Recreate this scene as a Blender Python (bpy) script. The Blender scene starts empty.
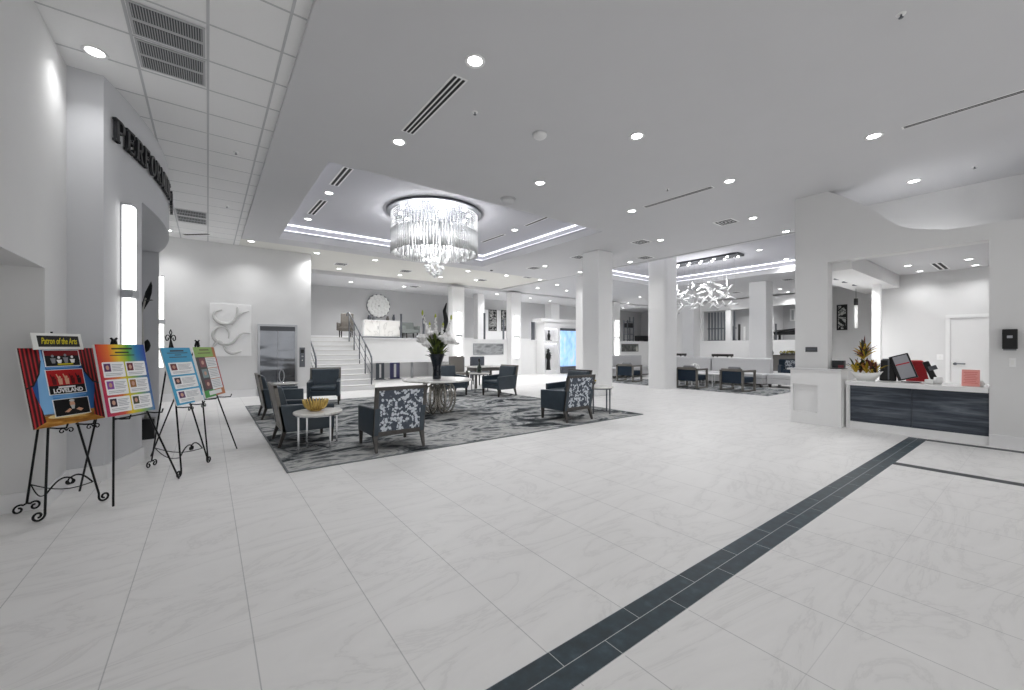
import bpy, bmesh, math, random
from mathutils import Vector, Matrix
random.seed(7)
SC = bpy.context.scene
COL = SC.collection
PI = math.pi
# ---------------------------------------------------------------- camera model
F, HZ, HC = 405.0, 347.0, 1.40          # focal (px of a 1024 wide frame), horizon row, eye height
YAW = math.radians(36.9)
S_, C_ = math.sin(YAW), math.cos(YAW)
def ray(px, py):
    u = (px - 512) / F
    return S_ + C_ * u, C_ - S_ * u, (HZ - py) / F
def onz(px, py, z=0.0):
    x, y, v = ray(px, py); d = (z - HC) / v
    return Vector((x * d, y * d, z))
def ony(px, py, Y):
    x, y, v = ray(px, py); d = Y / y
    return Vector((x * d, Y, HC + v * d))
def onx(px, py, X):
    x, y, v = ray(px, py); d = X / x
    return Vector((X, y * d, HC + v * d))

cam_data = bpy.data.cameras.new('camera')
cam = bpy.data.objects.new('camera', cam_data); COL.objects.link(cam)
cam.location = (0, 0, HC); cam.rotation_euler = (PI / 2, 0, -YAW)
cam_data.sensor_width = 36; cam_data.lens = F / 1024 * 36
cam_data.shift_y = 2.0 / 1024; cam_data.clip_start = 0.05; cam_data.clip_end = 200
SC.camera = cam
vs = SC.view_settings
vs.view_transform = 'Standard'; vs.look = 'None'; vs.gamma = 1; vs.use_curve_mapping = False
vs.exposure = 0.12

# ---------------------------------------------------------------- materials
def lin(c):
    return tuple(((x / 12.92) if x <= 0.04045 else ((x + 0.055) / 1.055) ** 2.4) for x in c)
def hexc(h):
    h = h.lstrip('#'); return lin(tuple(int(h[i:i + 2], 16) / 255 for i in (0, 2, 4)))
MATS = {}
def mat(name, h, rough=0.5, metal=0.0, spec=0.5, var=0.0, scale=20.0, bump=0.0, emit=None, estr=0.0, coat=0.0):
    if name in MATS: return MATS[name]
    m = bpy.data.materials.new(name); m.use_nodes = True
    nt = m.node_tree; b = nt.nodes['Principled BSDF']
    c = hexc(h)
    b.inputs['Base Color'].default_value = (*c, 1)
    b.inputs['Roughness'].default_value = rough
    b.inputs['Metallic'].default_value = metal
    b.inputs['Specular IOR Level'].default_value = spec
    b.inputs['Coat Weight'].default_value = coat
    if emit:
        b.inputs['Emission Color'].default_value = (*hexc(emit), 1)
        b.inputs['Emission Strength'].default_value = estr
    if var > 0 or bump > 0:
        tc = nt.nodes.new('ShaderNodeTexCoord'); n = nt.nodes.new('ShaderNodeTexNoise')
        n.inputs['Scale'].default_value = scale; n.inputs['Detail'].default_value = 4
        nt.links.new(tc.outputs['Object'], n.inputs['Vector'])
        if var > 0:
            r = nt.nodes.new('ShaderNodeValToRGB')
            r.color_ramp.elements[0].position = 0.3; r.color_ramp.elements[1].position = 0.7
            r.color_ramp.elements[0].color = (*[max(0, x * (1 - var)) for x in c], 1)
            r.color_ramp.elements[1].color = (*[min(1, x * (1 + var)) for x in c], 1)
            nt.links.new(n.outputs['Fac'], r.inputs['Fac'])
            nt.links.new(r.outputs['Color'], b.inputs['Base Color'])
        if bump > 0:
            bp = nt.nodes.new('ShaderNodeBump'); bp.inputs['Strength'].default_value = bump
            bp.inputs['Distance'].default_value = 0.01
            nt.links.new(n.outputs['Fac'], bp.inputs['Height'])
            nt.links.new(bp.outputs['Normal'], b.inputs['Normal'])
    MATS[name] = m
    return m
class NT:                                  # tiny node-graph helper
    def __init__(s, name, rough=0.5, spec=0.5):
        s.m = bpy.data.materials.new(name); s.m.use_nodes = True
        s.t = s.m.node_tree; s.b = s.t.nodes['Principled BSDF']
        s.b.inputs['Roughness'].default_value = rough
        s.b.inputs['Specular IOR Level'].default_value = spec
        MATS[name] = s.m
    def n(s, typ, **kw):
        x = s.t.nodes.new(typ)
        for k, v in kw.items(): setattr(x, k, v)
        return x
    def l(s, a, b): s.t.links.new(a, b)
    def math(s, op, a, b=None, c=None):
        x = s.n('ShaderNodeMath', operation=op)
        for i, v in enumerate((a, b, c)):
            if v is None: continue
            if isinstance(v, (int, float)): x.inputs[i].default_value = v
            else: s.l(v, x.inputs[i])
        return x.outputs[0]
    def mix(s, fac, a, b):
        x = s.n('ShaderNodeMix', data_type='RGBA')
        for i, v in ((0, fac), (6, a), (7, b)):
            if isinstance(v, (int, float)): x.inputs[i].default_value = v
            elif isinstance(v, tuple): x.inputs[i].default_value = (*v, 1)
            else: s.l(v, x.inputs[i])
        return x.outputs[2]
    def ramp(s, fac, stops):
        r = s.n('ShaderNodeValToRGB'); s.l(fac, r.inputs['Fac'])
        e = r.color_ramp.elements
        while len(e) < len(stops): e.new(0.5)
        for i, (p, c) in enumerate(stops): e[i].position = p; e[i].color = (*c, 1)
        return r.outputs['Color']
    def coord(s, kind='Object'):
        return s.n('ShaderNodeTexCoord').outputs[kind]
    def noise(s, vec, scale, detail=4, dist=0.0, rough=0.5):
        x = s.n('ShaderNodeTexNoise'); s.l(vec, x.inputs['Vector'])
        x.inputs['Scale'].default_value = scale; x.inputs['Detail'].default_value = detail
        x.inputs['Distortion'].default_value = dist; x.inputs['Roughness'].default_value = rough
        return x.outputs['Fac']
    def mapped(s, vec, scale=(1, 1, 1), rot=(0, 0, 0)):
        x = s.n('ShaderNodeMapping'); s.l(vec, x.inputs['Vector'])
        x.inputs['Scale'].default_value = scale; x.inputs['Rotation'].default_value = rot
        return x.outputs['Vector']
    def base(s, c): s.l(c, s.b.inputs['Base Color'])
    def bump(s, h, strength=0.3, dist=0.01):
        x = s.n('ShaderNodeBump'); x.inputs['Strength'].default_value = strength
        x.inputs['Distance'].default_value = dist
        s.l(h, x.inputs['Height']); s.l(x.outputs['Normal'], s.b.inputs['Normal'])

WALL = mat('wall_paint', '#dddddd', 0.7, spec=0.25, var=0.01, scale=3)
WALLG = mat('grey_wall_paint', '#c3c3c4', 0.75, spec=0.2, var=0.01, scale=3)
WHITE = mat('white_paint', '#ececec', 0.55, spec=0.3, var=0.008, scale=4)
CEIL = mat('ceiling_paint', '#d2d2d4', 0.85, spec=0.15, var=0.008, scale=2)
CEILW = mat('rear_ceiling_paint', '#e4e3de', 0.85, spec=0.15, var=0.008, scale=2)
COLM = mat('column_paint', '#f2f2f2', 0.6, spec=0.3, var=0.008, scale=2)
BASEB = mat('baseboard_paint', '#e9e9ea', 0.45, spec=0.4)
BLACKIRON = mat('black_wrought_iron', '#17181a', 0.45, 0.6, var=0.2, scale=60)
DARK = mat('dark_slot', '#1c1d20', 0.7)
GRILLE = mat('grille_slot', '#33353a', 0.6)
STEEL = mat('brushed_steel', '#b4b6ba', 0.28, 1.0, var=0.06, scale=40)
CHROME = mat('polished_chrome', '#d9dadc', 0.12, 1.0)
GUN = mat('gunmetal', '#6d7076', 0.35, 0.8)
GOLD = mat('brushed_gold', '#cdb06a', 0.3, 1.0, var=0.1, scale=30)
WOODD = mat('grey_stained_wood', '#4b4846', 0.45, var=0.2, scale=25)
WOODG = mat('taupe_wood', '#77736d', 0.5, var=0.15, scale=25)
WOODB = mat('dark_leg_wood', '#2e2a28', 0.4, var=0.2, scale=25)
LEATH = mat('slate_blue_leather', '#35414b', 0.32, var=0.12, scale=8, bump=0.15, coat=0.1)
LEATHG = mat('charcoal_fabric', '#565b64', 0.7, var=0.1, scale=30, bump=0.15)
NAVY = mat('navy_fabric', '#12283b', 0.7, var=0.15, scale=40)
SOFAF = mat('white_sofa_fabric', '#cfcfd0', 0.8, var=0.04, scale=50, bump=0.2)
MARBLE = None
BLACKP = mat('black_plastic', '#101113', 0.3, var=0.1, scale=30)
WHITEP = mat('white_plastic', '#f0f0f0', 0.3)
CERAM = mat('white_ceramic', '#f2f2f0', 0.15, coat=0.4)
GREENGL = mat('dark_green_glass', '#0c2a1a', 0.08, coat=0.6)
LENS = mat('lamp_lens', '#ffffff', 0.4, emit='#ffffff', estr=10)
LEDM = mat('led_strip', '#ffffff', 0.4, emit='#f7f7ff', estr=2.8)
SCONCE = mat('lit_acrylic', '#ffffff', 0.3, emit='#fffefa', estr=2.6)

# polished marble tiles
t = NT('marble_floor_tiles', 0.42, 0.35)
co = t.coord(); sep = t.n('ShaderNodeSeparateXYZ'); t.l(co, sep.inputs[0])
X, Y = sep.outputs[0], sep.outputs[1]
right = t.math('LESS_THAN', Y, 1.16)
xs = t.math('ADD', X, t.math('MULTIPLY', right, 0.26))
def joint(v, off, per, w):
    f = t.math('FRACT', t.math('DIVIDE', t.math('ADD', v, 100 * per - off), per))
    f = t.math('ABSOLUTE', t.math('SUBTRACT', f, 0.5))
    return t.math('GREATER_THAN', f, 0.5 - w / per)
jx = joint(xs, 0.175, 0.533, 0.0026); jy = joint(Y, 0.63, 1.85, 0.0020)
vein = t.noise(t.mapped(co, (0.5, 1.6, 1), (0, 0, 0.5)), 1.3, 8, 1.6, 0.62)
v1 = t.math('ABSOLUTE', t.math('SUBTRACT', vein, 0.5))
vm = t.ramp(v1, [(0.0, hexc('#e2e1e0')), (0.02, hexc('#ebeae9')), (0.12, hexc('#efeeed'))])
cloud = t.noise(co, 0.9, 3, 0.4)
cm = t.mix(t.math('MULTIPLY', cloud, 0.2), vm, hexc('#dcdbda'))
cm = t.mix(t.math('MULTIPLY', jx, 0.5), cm, hexc('#8c8d8f'))
cm = t.mix(t.math('MULTIPLY', jy, 0.2), cm, hexc('#8c8d8f'))
t.base(cm)
FLOORM = t.m
# slate border tiles (two staggered rows)
def slate(name, along_x=True):
    t = NT(name, 0.4, 0.4)
    co = t.coord(); mp = t.mapped(co); mp.node.inputs['Location'].default_value = (.0855, 0, 0)
    br = t.n('ShaderNodeTexBrick'); t.l(mp, br.inputs['Vector'])
    br.offset = 0.5
    br.inputs['Scale'].default_value = 1
    br.inputs['Brick Width'].default_value = 0.533; br.inputs['Row Height'].default_value = 0.105
    br.inputs['Mortar Size'].default_value = 0.0022; br.inputs['Mortar Smooth'].default_value = 0.1
    nz = t.noise(co, 14, 6); 
    c = t.ramp(nz, [(0.3, hexc('#182730')), (0.55, hexc('#233740')), (0.75, hexc('#3a4f5a'))])
    t.l(c, br.inputs['Color1'])
    c2 = t.ramp(nz, [(0.3, hexc('#1c2c35')), (0.6, hexc('#2a3f49')), (0.8, hexc('#42565f'))])
    t.l(c2, br.inputs['Color2'])
    br.inputs['Mortar'].default_value = (*hexc('#b9bdbf'), 1)
    t.base(br.outputs['Color']); return t.m
SLATEX = slate('slate_border_tiles')
SLATE1 = mat('slate_tile', '#2d3338', 0.45, var=0.3, scale=12)
# ceiling grid tiles
t = NT('acoustic_ceiling_tiles', 0.9, 0.1)
t.base(t.mix(t.math('MULTIPLY', t.noise(t.coord(), 60, 3), 0.06), hexc('#f3f3f3'), hexc('#bcbcbc')))
TILEM = t.m
TBAR = mat('ceiling_grid_bar', '#c4c5c7', 0.6)
# rugs
def rugmat(name, sc, lo, hi):
    t = NT(name, 0.95, 0.1)
    co = t.coord(); mp = t.mapped(co, (0.75, 1.15, 1), (0, 0, 0.3))
    a = t.noise(mp, sc, 10, 2.0, 0.66); b2 = t.noise(mp, sc * 3.1, 6, 1.2)
    f = t.math('ADD', t.math('MULTIPLY', a, 0.82), t.math('MULTIPLY', b2, 0.18))
    c = t.ramp(f, [(0.37, hexc(lo)), (0.44, hexc('#4b4f52')), (0.48, hexc('#85888a')), (0.53, hexc(hi)), (0.57, hexc('#9b9d9d')), (0.61, hexc('#55595b')), (0.67, hexc('#9a9c9c'))])
    t.base(c); t.bump(t.noise(co, 300, 2), 0.4, 0.004); return t.m
RUG1 = rugmat('abstract_rug_pile', 1.0, '#23282b', '#bcbcba')
RUG2 = rugmat('grey_rug_pile', 1.8, '#4b4f52', '#b4b5b5')
RUGEDGE = mat('rug_binding', '#74787a', 0.9)
# marble top
t = NT('white_marble_top', 0.2, 0.5)
v = t.noise(t.coord(), 1.6, 6, 1.2)
t.base(t.ramp(t.math('ABSOLUTE', t.math('SUBTRACT', v, 0.5)), [(0, hexc('#c9c7c4')), (0.02, hexc('#e6e4e0')), (0.2, hexc('#efeeeb'))]))
MARBLE = t.m
# blossom fabric
t = NT('blossom_fabric', 0.85, 0.2)
co = t.coord()
w = t.n('ShaderNodeTexVoronoi'); t.l(co, w.inputs['Vector']); w.inputs['Scale'].default_value = 26; w.inputs['Randomness'].default_value = 1
big = t.noise(t.mapped(co, (1.4, 1.4, 0.9)), 8, 2, 0.6)
pet = t.math('LESS_THAN', w.outputs['Distance'], 0.56)
msk = t.math('GREATER_THAN', big, 0.455)
k = t.math('MULTIPLY', pet, msk)
t.base(t.mix(k, t.mix(t.noise(co, 40, 2), hexc('#454c57'), hexc('#5f6671')), hexc('#cfd5dc')))
BLOSSOM = t.m
# dark desk laminate, horizontal grain
t = NT('dark_grained_laminate', 0.35, 0.45)
co = t.coord()
g = t.noise(t.mapped(co, (1, 0.5, 5)), 2.2, 6, 0.4, 0.6)
t.base(t.ramp(g, [(0.3, hexc('#252a33')), (0.46, hexc('#3b424d')), (0.58, hexc('#596069')), (0.72, hexc('#777d86'))]))
LAMIN = t.m
# mirror-like elevator steel
t = NT('elevator_steel', 0.16, 0.5)
t.b.inputs['Metallic'].default_value = 1.0
co = t.coord()
t.base(t.mix(t.noise(t.mapped(co, (1, 1, 0.6)), 1.2, 2, 0.5), hexc('#6d6f74'), hexc('#a3a7ae')))
t.bump(t.noise(t.mapped(co, (0.6, 0.6, 2.0)), 1.6, 1), 0.35, 0.06)
ELEV = t.m
# blue water-wall screen (lit)
t = NT('lit_water_screen', 0.3)
co = t.coord(); z = t.n('ShaderNodeSeparateXYZ'); t.l(co, z.inputs[0])
nz = t.noise(t.mapped(co, (1.5, 1.5, 0.8)), 2.5, 5)
c = t.ramp(nz, [(0.3, hexc('#86b2e8')), (0.55, hexc('#a6caf2')), (0.75, hexc('#cfe1f8'))])
t.base(c); t.l(c, t.b.inputs['Emission Color']); t.b.inputs['Emission Strength'].default_value = 0.75
WATER = t.m
# crystal: cheap frosted glass
def crystal(name, h, tr, emit=0.0):
    m = bpy.data.materials.new(name); m.use_nodes = True; nt = m.node_tree
    nt.nodes.clear(); out = nt.nodes.new('ShaderNodeOutputMaterial')
    gl = nt.nodes.new('ShaderNodeBsdfGlossy'); gl.inputs['Roughness'].default_value = 0.08
    tp = nt.nodes.new('ShaderNodeBsdfTransparent'); tl = nt.nodes.new('ShaderNodeBsdfTranslucent')
    df = nt.nodes.new('ShaderNodeBsdfDiffuse')
    for x in (tl, df): x.inputs['Color'].default_value = (*hexc(h), 1)
    tp.inputs['Color'].default_value = (0.97, 0.98, 1, 1)
    a = nt.nodes.new('ShaderNodeMixShader'); nt.links.new(tl.outputs[0], a.inputs[1]); nt.links.new(df.outputs[0], a.inputs[2])
    b = nt.nodes.new('ShaderNodeMixShader'); b.inputs[0].default_value = tr
    nt.links.new(a.outputs[0], b.inputs[1]); nt.links.new(tp.outputs[0], b.inputs[2])
    fr = nt.nodes.new('ShaderNodeFresnel'); fr.inputs['IOR'].default_value = 1.25
    c = nt.nodes.new('ShaderNodeMixShader'); nt.links.new(fr.outputs[0], c.inputs[0])
    nt.links.new(b.outputs[0], c.inputs[1]); nt.links.new(gl.outputs[0], c.inputs[2])
    nt.links.new(c.outputs[0], out.inputs['Surface'])
    MATS[name] = m; return m
CRYS = crystal('crystal_glass', '#fbfbfc', 0.25)
CRYSB = crystal('crystal_bead_glass', '#ffffff', 0.08)
GLASS = crystal('clear_glass', '#e8eef0', 0.85)

# ---------------------------------------------------------------- mesh builder
class MB:
    def __init__(s): s.v = []; s.f = []; s.mi = []; s.cur = 0; s.M = None
    def add(s, vs, fs):
        o = len(s.v)
        if s.M is not None: vs = [s.M @ Vector(p) for p in vs]
        s.v += [tuple(p) for p in vs]; s.f += [tuple(i + o for i in f) for f in fs]; s.mi += [s.cur] * len(fs)
        return s
    def box(s, a, b):
        x0, y0, z0 = [min(p, q) for p, q in zip(a, b)]; x1, y1, z1 = [max(p, q) for p, q in zip(a, b)]
        return s.add([(x0, y0, z0), (x1, y0, z0), (x1, y1, z0), (x0, y1, z0), (x0, y0, z1), (x1, y0, z1), (x1, y1, z1), (x0, y1, z1)],
                     [(3, 2, 1, 0), (4, 5, 6, 7), (0, 1, 5, 4), (1, 2, 6, 5), (2, 3, 7, 6), (3, 0, 4, 7)])
    def hexa(s, lo, hi):                       # two quads (lo ring, hi ring)
        return s.add(list(lo) + list(hi), [(3, 2, 1, 0), (4, 5, 6, 7), (0, 1, 5, 4), (1, 2, 6, 5), (2, 3, 7, 6), (3, 0, 4, 7)])
    def quad(s, a, b, c, d): return s.add([a, b, c, d], [(0, 1, 2, 3)])
    def prism(s, poly, z0, z1):                # polygon in xy
        n = len(poly)
        vs = [(x, y, z0) for x, y in poly] + [(x, y, z1) for x, y in poly]
        fs = [tuple(range(n - 1, -1, -1)), tuple(range(n, 2 * n))] + [(i, (i + 1) % n, n + (i + 1) % n, n + i) for i in range(n)]
        return s.add(vs, fs)
    def cyl(s, p0, p1, r0, r1=None, n=12, caps=True):
        r1 = r0 if r1 is None else r1
        p0, p1 = Vector(p0), Vector(p1); d = (p1 - p0).normalized()
        a = d.orthogonal().normalized(); b = d.cross(a)
        vs = [p0 + (a * math.cos(2 * PI * i / n) + b * math.sin(2 * PI * i / n)) * r0 for i in range(n)]
        vs += [p1 + (a * math.cos(2 * PI * i / n) + b * math.sin(2 * PI * i / n)) * r1 for i in range(n)]
        fs = [(i, (i + 1) % n, n + (i + 1) % n, n + i) for i in range(n)]
        if caps: fs += [tuple(range(n - 1, -1, -1)), tuple(range(n, 2 * n))]
        return s.add(vs, fs)
    def tube(s, pts, r, n=6, closed=False):
        pts = [Vector(p) for p in pts]; m = len(pts); vs = []; prev = None
        for i, p in enumerate(pts):
            if closed: d = pts[(i + 1) % m] - pts[i - 1]
            else: d = pts[min(i + 1, m - 1)] - pts[max(i - 1, 0)]
            d.normalize()
            a = d.orthogonal() if prev is None else prev - d * prev.dot(d)
            a.normalize(); prev = a; b = d.cross(a)
            rr = r[i] if isinstance(r, (list, tuple)) else r
            vs += [p + (a * math.cos(2 * PI * k / n) + b * math.sin(2 * PI * k / n)) * rr for k in range(n)]
        fs = []
        for i in range(m if closed else m - 1):
            j = (i + 1) % m
            fs += [(i * n + k, i * n + (k + 1) % n, j * n + (k + 1) % n, j * n + k) for k in range(n)]
        if not closed: fs += [tuple(range(n - 1, -1, -1)), tuple((m - 1) * n + k for k in range(n))]
        return s.add(vs, fs)
    def lathe(s, prof, n=24, c=(0, 0, 0)):      # (r,z) profile
        vs = []; m = len(prof)
        for r, z in prof:
            vs += [(c[0] + r * math.cos(2 * PI * k / n), c[1] + r * math.sin(2 * PI * k / n), c[2] + z) for k in range(n)]
        fs = [(i * n + k, i * n + (k + 1) % n, (i + 1) * n + (k + 1) % n, (i + 1) * n + k) for i in range(m - 1) for k in range(n)]
        if prof[0][0] > 1e-6: fs.append(tuple(range(n - 1, -1, -1)))
        if prof[-1][0] > 1e-6: fs.append(tuple((m - 1) * n + k for k in range(n)))
        return s.add(vs, fs)
    def ball(s, c, r, n=8, m=6, sc=(1, 1, 1)):
        vs = [(c[0], c[1], c[2] - r * sc[2])]
        for i in range(1, m):
            a = -PI / 2 + PI * i / m
            vs += [(c[0] + r * sc[0] * math.cos(a) * math.cos(2 * PI * k / n), c[1] + r * sc[1] * math.cos(a) * math.sin(2 * PI * k / n), c[2] + r * sc[2] * math.sin(a)) for k in range(n)]
        vs.append((c[0], c[1], c[2] + r * sc[2])); fs = []
        for k in range(n): fs.append((0, 1 + (k + 1) % n, 1 + k))
        for i in range(m - 2):
            o = 1 + i * n; fs += [(o + k, o + (k + 1) % n, o + n + (k + 1) % n, o + n + k) for k in range(n)]
        o = 1 + (m - 2) * n; L = len(vs) - 1
        for k in range(n): fs.append((o + k, o + (k + 1) % n, L))
        return s.add(vs, fs)
    def leaf(s, base, tip, w, bend=(0, 0, 0.0)):
        base, tip = Vector(base), Vector(tip); d = tip - base
        side = d.cross(Vector((0.3, 0.2, 1))); side = side.normalized() * w if side.length > 1e-6 else Vector((w, 0, 0))
        up = side.cross(d).normalized() * w * 0.25; bd = Vector(bend)
        pts = []
        for f, ww in ((0, 0.15), (0.3, 0.9), (0.6, 0.95), (0.85, 0.5)):
            p = base + d * f + bd * (f * (1 - f) * 4)
            pts.append((p - side * ww + up, p, p + side * ww + up))
        vs = [q for tr in pts for q in tr] + [tip]
        fs = []
        for i in range(3):
            a = i * 3
            fs += [(a, a + 1, a + 4, a + 3), (a + 1, a + 2, a + 5, a + 4)]
        fs += [(9, 10, 12), (10, 11, 12)]
        return s.add(vs, fs)
    def mesh(s, name, mats, smooth=False):
        me = bpy.data.meshes.new(name); me.from_pydata(s.v, [], s.f); me.update()
        for m in (mats if isinstance(mats, (list, tuple)) else [mats]): me.materials.append(m)
        for i, p in enumerate(me.polygons):
            p.material_index = s.mi[i]; p.use_smooth = smooth
        bm = bmesh.new(); bm.from_mesh(me); bmesh.ops.recalc_face_normals(bm, faces=bm.faces); bm.to_mesh(me); bm.free()
        return me
    def build(s, name, mats, parent=None, smooth=False, bevel=0.0, seg=2, subd=0, loc=None, angle=False):
        o = bpy.data.objects.new(name, s.mesh(name, mats, smooth)); COL.objects.link(o)
        if parent is not None: o.parent = parent
        if loc is not None: o.location = loc
        if bevel > 0:
            md = o.modifiers.new('bevel', 'BEVEL'); md.width = bevel; md.segments = seg; md.limit_method = 'ANGLE'; md.angle_limit = math.radians(40)
        if subd:
            md = o.modifiers.new('subd', 'SUBSURF'); md.levels = subd; md.render_levels = subd
        return o
def thing(name, label, cat, loc=(0, 0, 0), rz=0.0, group=None):
    o = bpy.data.objects.new(name, None); COL.objects.link(o); o.empty_display_size = 0.1
    o.location = loc; o.rotation_euler = (0, 0, rz); o['label'] = label; o['category'] = cat
    if group: o['group'] = group
    return o
def tag(o, label, cat, group=None, kind=None):
    o['label'] = label; o['category'] = cat
    if group: o['group'] = group
    if kind: o['kind'] = kind
    return o
def struct(o): o['kind'] = 'structure'; return o
def dup(root, loc, rz=None, label=None):
    r = root.copy(); COL.objects.link(r); r.location = loc
    if rz is not None: r.rotation_euler = (0, 0, rz)
    if label: r['label'] = label
    for ch in list(root.children):
        c = ch.copy(); COL.objects.link(c); c.parent = r
        for g in list(ch.children):
            d = g.copy(); COL.objects.link(d); d.parent = c
    return r
def text_mesh(name, txt, size, m, parent, loc, extrude=0.0, rot=(0, 0, 0), bold=0.0, shear=0.0, width=None):
    cu = bpy.data.curves.new(name, 'FONT'); cu.body = txt; cu.size = size; cu.extrude = extrude
    cu.align_x = 'CENTER'; cu.align_y = 'CENTER'; cu.offset = bold; cu.shear = shear; cu.resolution_u = 3
    tmp = bpy.data.objects.new(name + '_curve', cu); COL.objects.link(tmp)
    dg = bpy.context.evaluated_depsgraph_get(); dg.update()
    me = bpy.data.meshes.new_from_object(tmp.evaluated_get(dg))
    bpy.data.objects.remove(tmp); bpy.data.curves.remove(cu)
    me.materials.clear(); me.materials.append(m)
    if width:
        xs = [v.co.x for v in me.vertices]; k = width / (max(xs) - min(xs))
        for v in me.vertices: v.co.x *= k
    o = bpy.data.objects.new(name, me); COL.objects.link(o)
    o.parent = parent; o.location = loc; o.rotation_euler = rot
    return o
# ================================================================= THE SETTING
ZC = 4.18      # smooth lobby ceiling
ZT = 4.24      # tile ceiling / rear ceiling
Z2 = 4.10      # far lounge and mezzanine ceiling
ZL = 4.18      # far lounge lower ceiling
ZM = 1.77      # mezzanine floor
XR = 8.85      # reception wall face
def sbox(name, m, *boxes, bevel=0):
    b = MB()
    for a, c in boxes: b.box(a, c)
    return struct(b.build(name, m, bevel=bevel))
sbox('floor', FLOORM, ((-4, -4, -.12), (28, 26, 0)))
# slate border set in the floor
o = sbox('trim_1', SLATEX, ((-3.0, -.105, 0), (8.72, .105, .002))); o.location = (0, 1.288, 0); o.rotation_euler.z = -.0069
sbox('trim_2', SLATE1, ((8.58, -3, 0), (8.72, 1.13, .002)))
sbox('trim_3', SLATE1, ((6.54, -3, 0), (6.68, 1.14, .002)))

# --- left side
sbox('wall_left', WALL, ((-3, -1.0, 2.09), (-1.14, 5.28, ZT)), ((-3, 5.28, 0), (-1.14, 5.96, ZT)))
sbox('wall_passage', WALL, ((-3.1, -1.0, 0), (-3.0, 5.28, ZT)))
ARC = lambda y: -8.0 + math.sqrt(56.25 - (y - 8.3) ** 2)
def arc(y0, y1, n=24, off=0.0):
    ys = [y0 + (y1 - y0) * i / n for i in range(n + 1)]
    return [(ARC(y) + off, y) for y in ys]
DY0, DY1, DZ = 6.78, 10.2, 3.2
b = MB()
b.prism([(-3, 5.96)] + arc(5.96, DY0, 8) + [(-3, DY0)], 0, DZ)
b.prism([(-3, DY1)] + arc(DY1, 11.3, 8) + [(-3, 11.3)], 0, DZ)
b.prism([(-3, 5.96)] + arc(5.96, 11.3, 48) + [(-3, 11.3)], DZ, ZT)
struct(b.build('wall_curved', mat('drum_shaded_paint', '#cdced1', .7, spec=.25)))  # same wall paint, darkened to put in the shade of grazing light
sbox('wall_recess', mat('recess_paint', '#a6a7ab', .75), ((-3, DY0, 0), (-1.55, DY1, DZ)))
sbox('wall_side', WALL, ((-3, 11.3, 0), (-1.08, 13.6, ZT)))
b = MB()
b.box((-1.14, 5.28, 0), (-1.12, 5.94, .16)); b.box((-1.12, 5.94, 0), (-.86, 5.96, .16)); b.box((-3, 5.26, 0), (-1.12, 5.28, .16))
b.prism(arc(5.965, DY0, 8, .02) + arc(DY0, 5.965, 8, 0), 0, .16)
b.prism(arc(DY1, 11.3, 8, .02) + arc(11.3, DY1, 8, 0), 0, .16)
b.box((-1.55, DY0, 0), (-1.53, DY1, .16)); b.box((-1.08, 11.3, 0), (-1.06, 13.6, .16))
struct(b.build('baseboard_left', BASEB))

# --- back wall with elevator, and the mezzanine behind it
sbox('wall_back', WALL, ((-3, 13.6, 0), (2.52, 20.0, ZT)))
b = MB(); e0, e1 = ony(256.5, 390, 13.6).x, ony(297.5, 390, 13.6).x
b.box((-1.06, 13.58, 0), (e0 - .02, 13.6, .2)); b.box((e1 + .02, 13.58, 0), (2.52, 13.6, .2))
struct(b.build('baseboard_back', BASEB))
YM = 16.2
# stairs
b = MB(); n = 11; y0, y1 = 13.45, 16.2
for i in range(n):
    b.box((2.52, y0 + (y1 - y0) * i / (n - 1), 0 if i == 0 else ZM / n * i), (4.42, 16.25, ZM / n * (i + 1)))
st = struct(b.build('stairs', WHITE))
b = MB()
for i in range(n):
    yy = y0 + (y1 - y0) * i / (n - 1)
    b.box((2.52, yy - .02, ZM / n * (i + 1) - .028), (4.43, yy, ZM / n * (i + 1)))
struct(b.build('trim_4', mat('stair_nosing', '#d9d8d5', .5)))
# mezzanine slab with low void under it, lower wall right of it
sbox('wall_mezzanine', WHITE, ((4.42, YM, .80), (8.6, YM + .3, ZM)), ((8.6, YM, 0), (13.9, YM + .3, ZM)), ((13.9, YM + .05, 0), (24, YM + .3, ZM)))
sbox('floor_mezzanine', WHITE, ((2.52, YM + .25, ZM - .25), (24.0, 20.0, ZM)))
sbox('trim_5', BASEB, ((4.42, YM - .05, ZM - .05), (13.9, YM, ZM)), ((4.42, YM - .07, .76), (8.6, YM + .02, .86)), ((13.9, YM - .02, ZM - .05), (24, YM + .05, ZM)))
sbox('wall_undercroft', mat('undercroft_paint', '#cfcfd0', .8), ((4.3, 18.2, 0), (8.8, 18.4, ZM - .25)), ((8.55, YM + .3, 0), (8.65, 18.2, ZM - .25)), ((4.35, YM + .1, 0), (4.42, 18.2, ZM - .25)))
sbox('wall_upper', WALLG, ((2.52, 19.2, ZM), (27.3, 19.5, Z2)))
sbox('trim_6', BASEB, ((2.52, 19.17, ZM), (24, 19.2, ZM + .14)))
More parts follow.
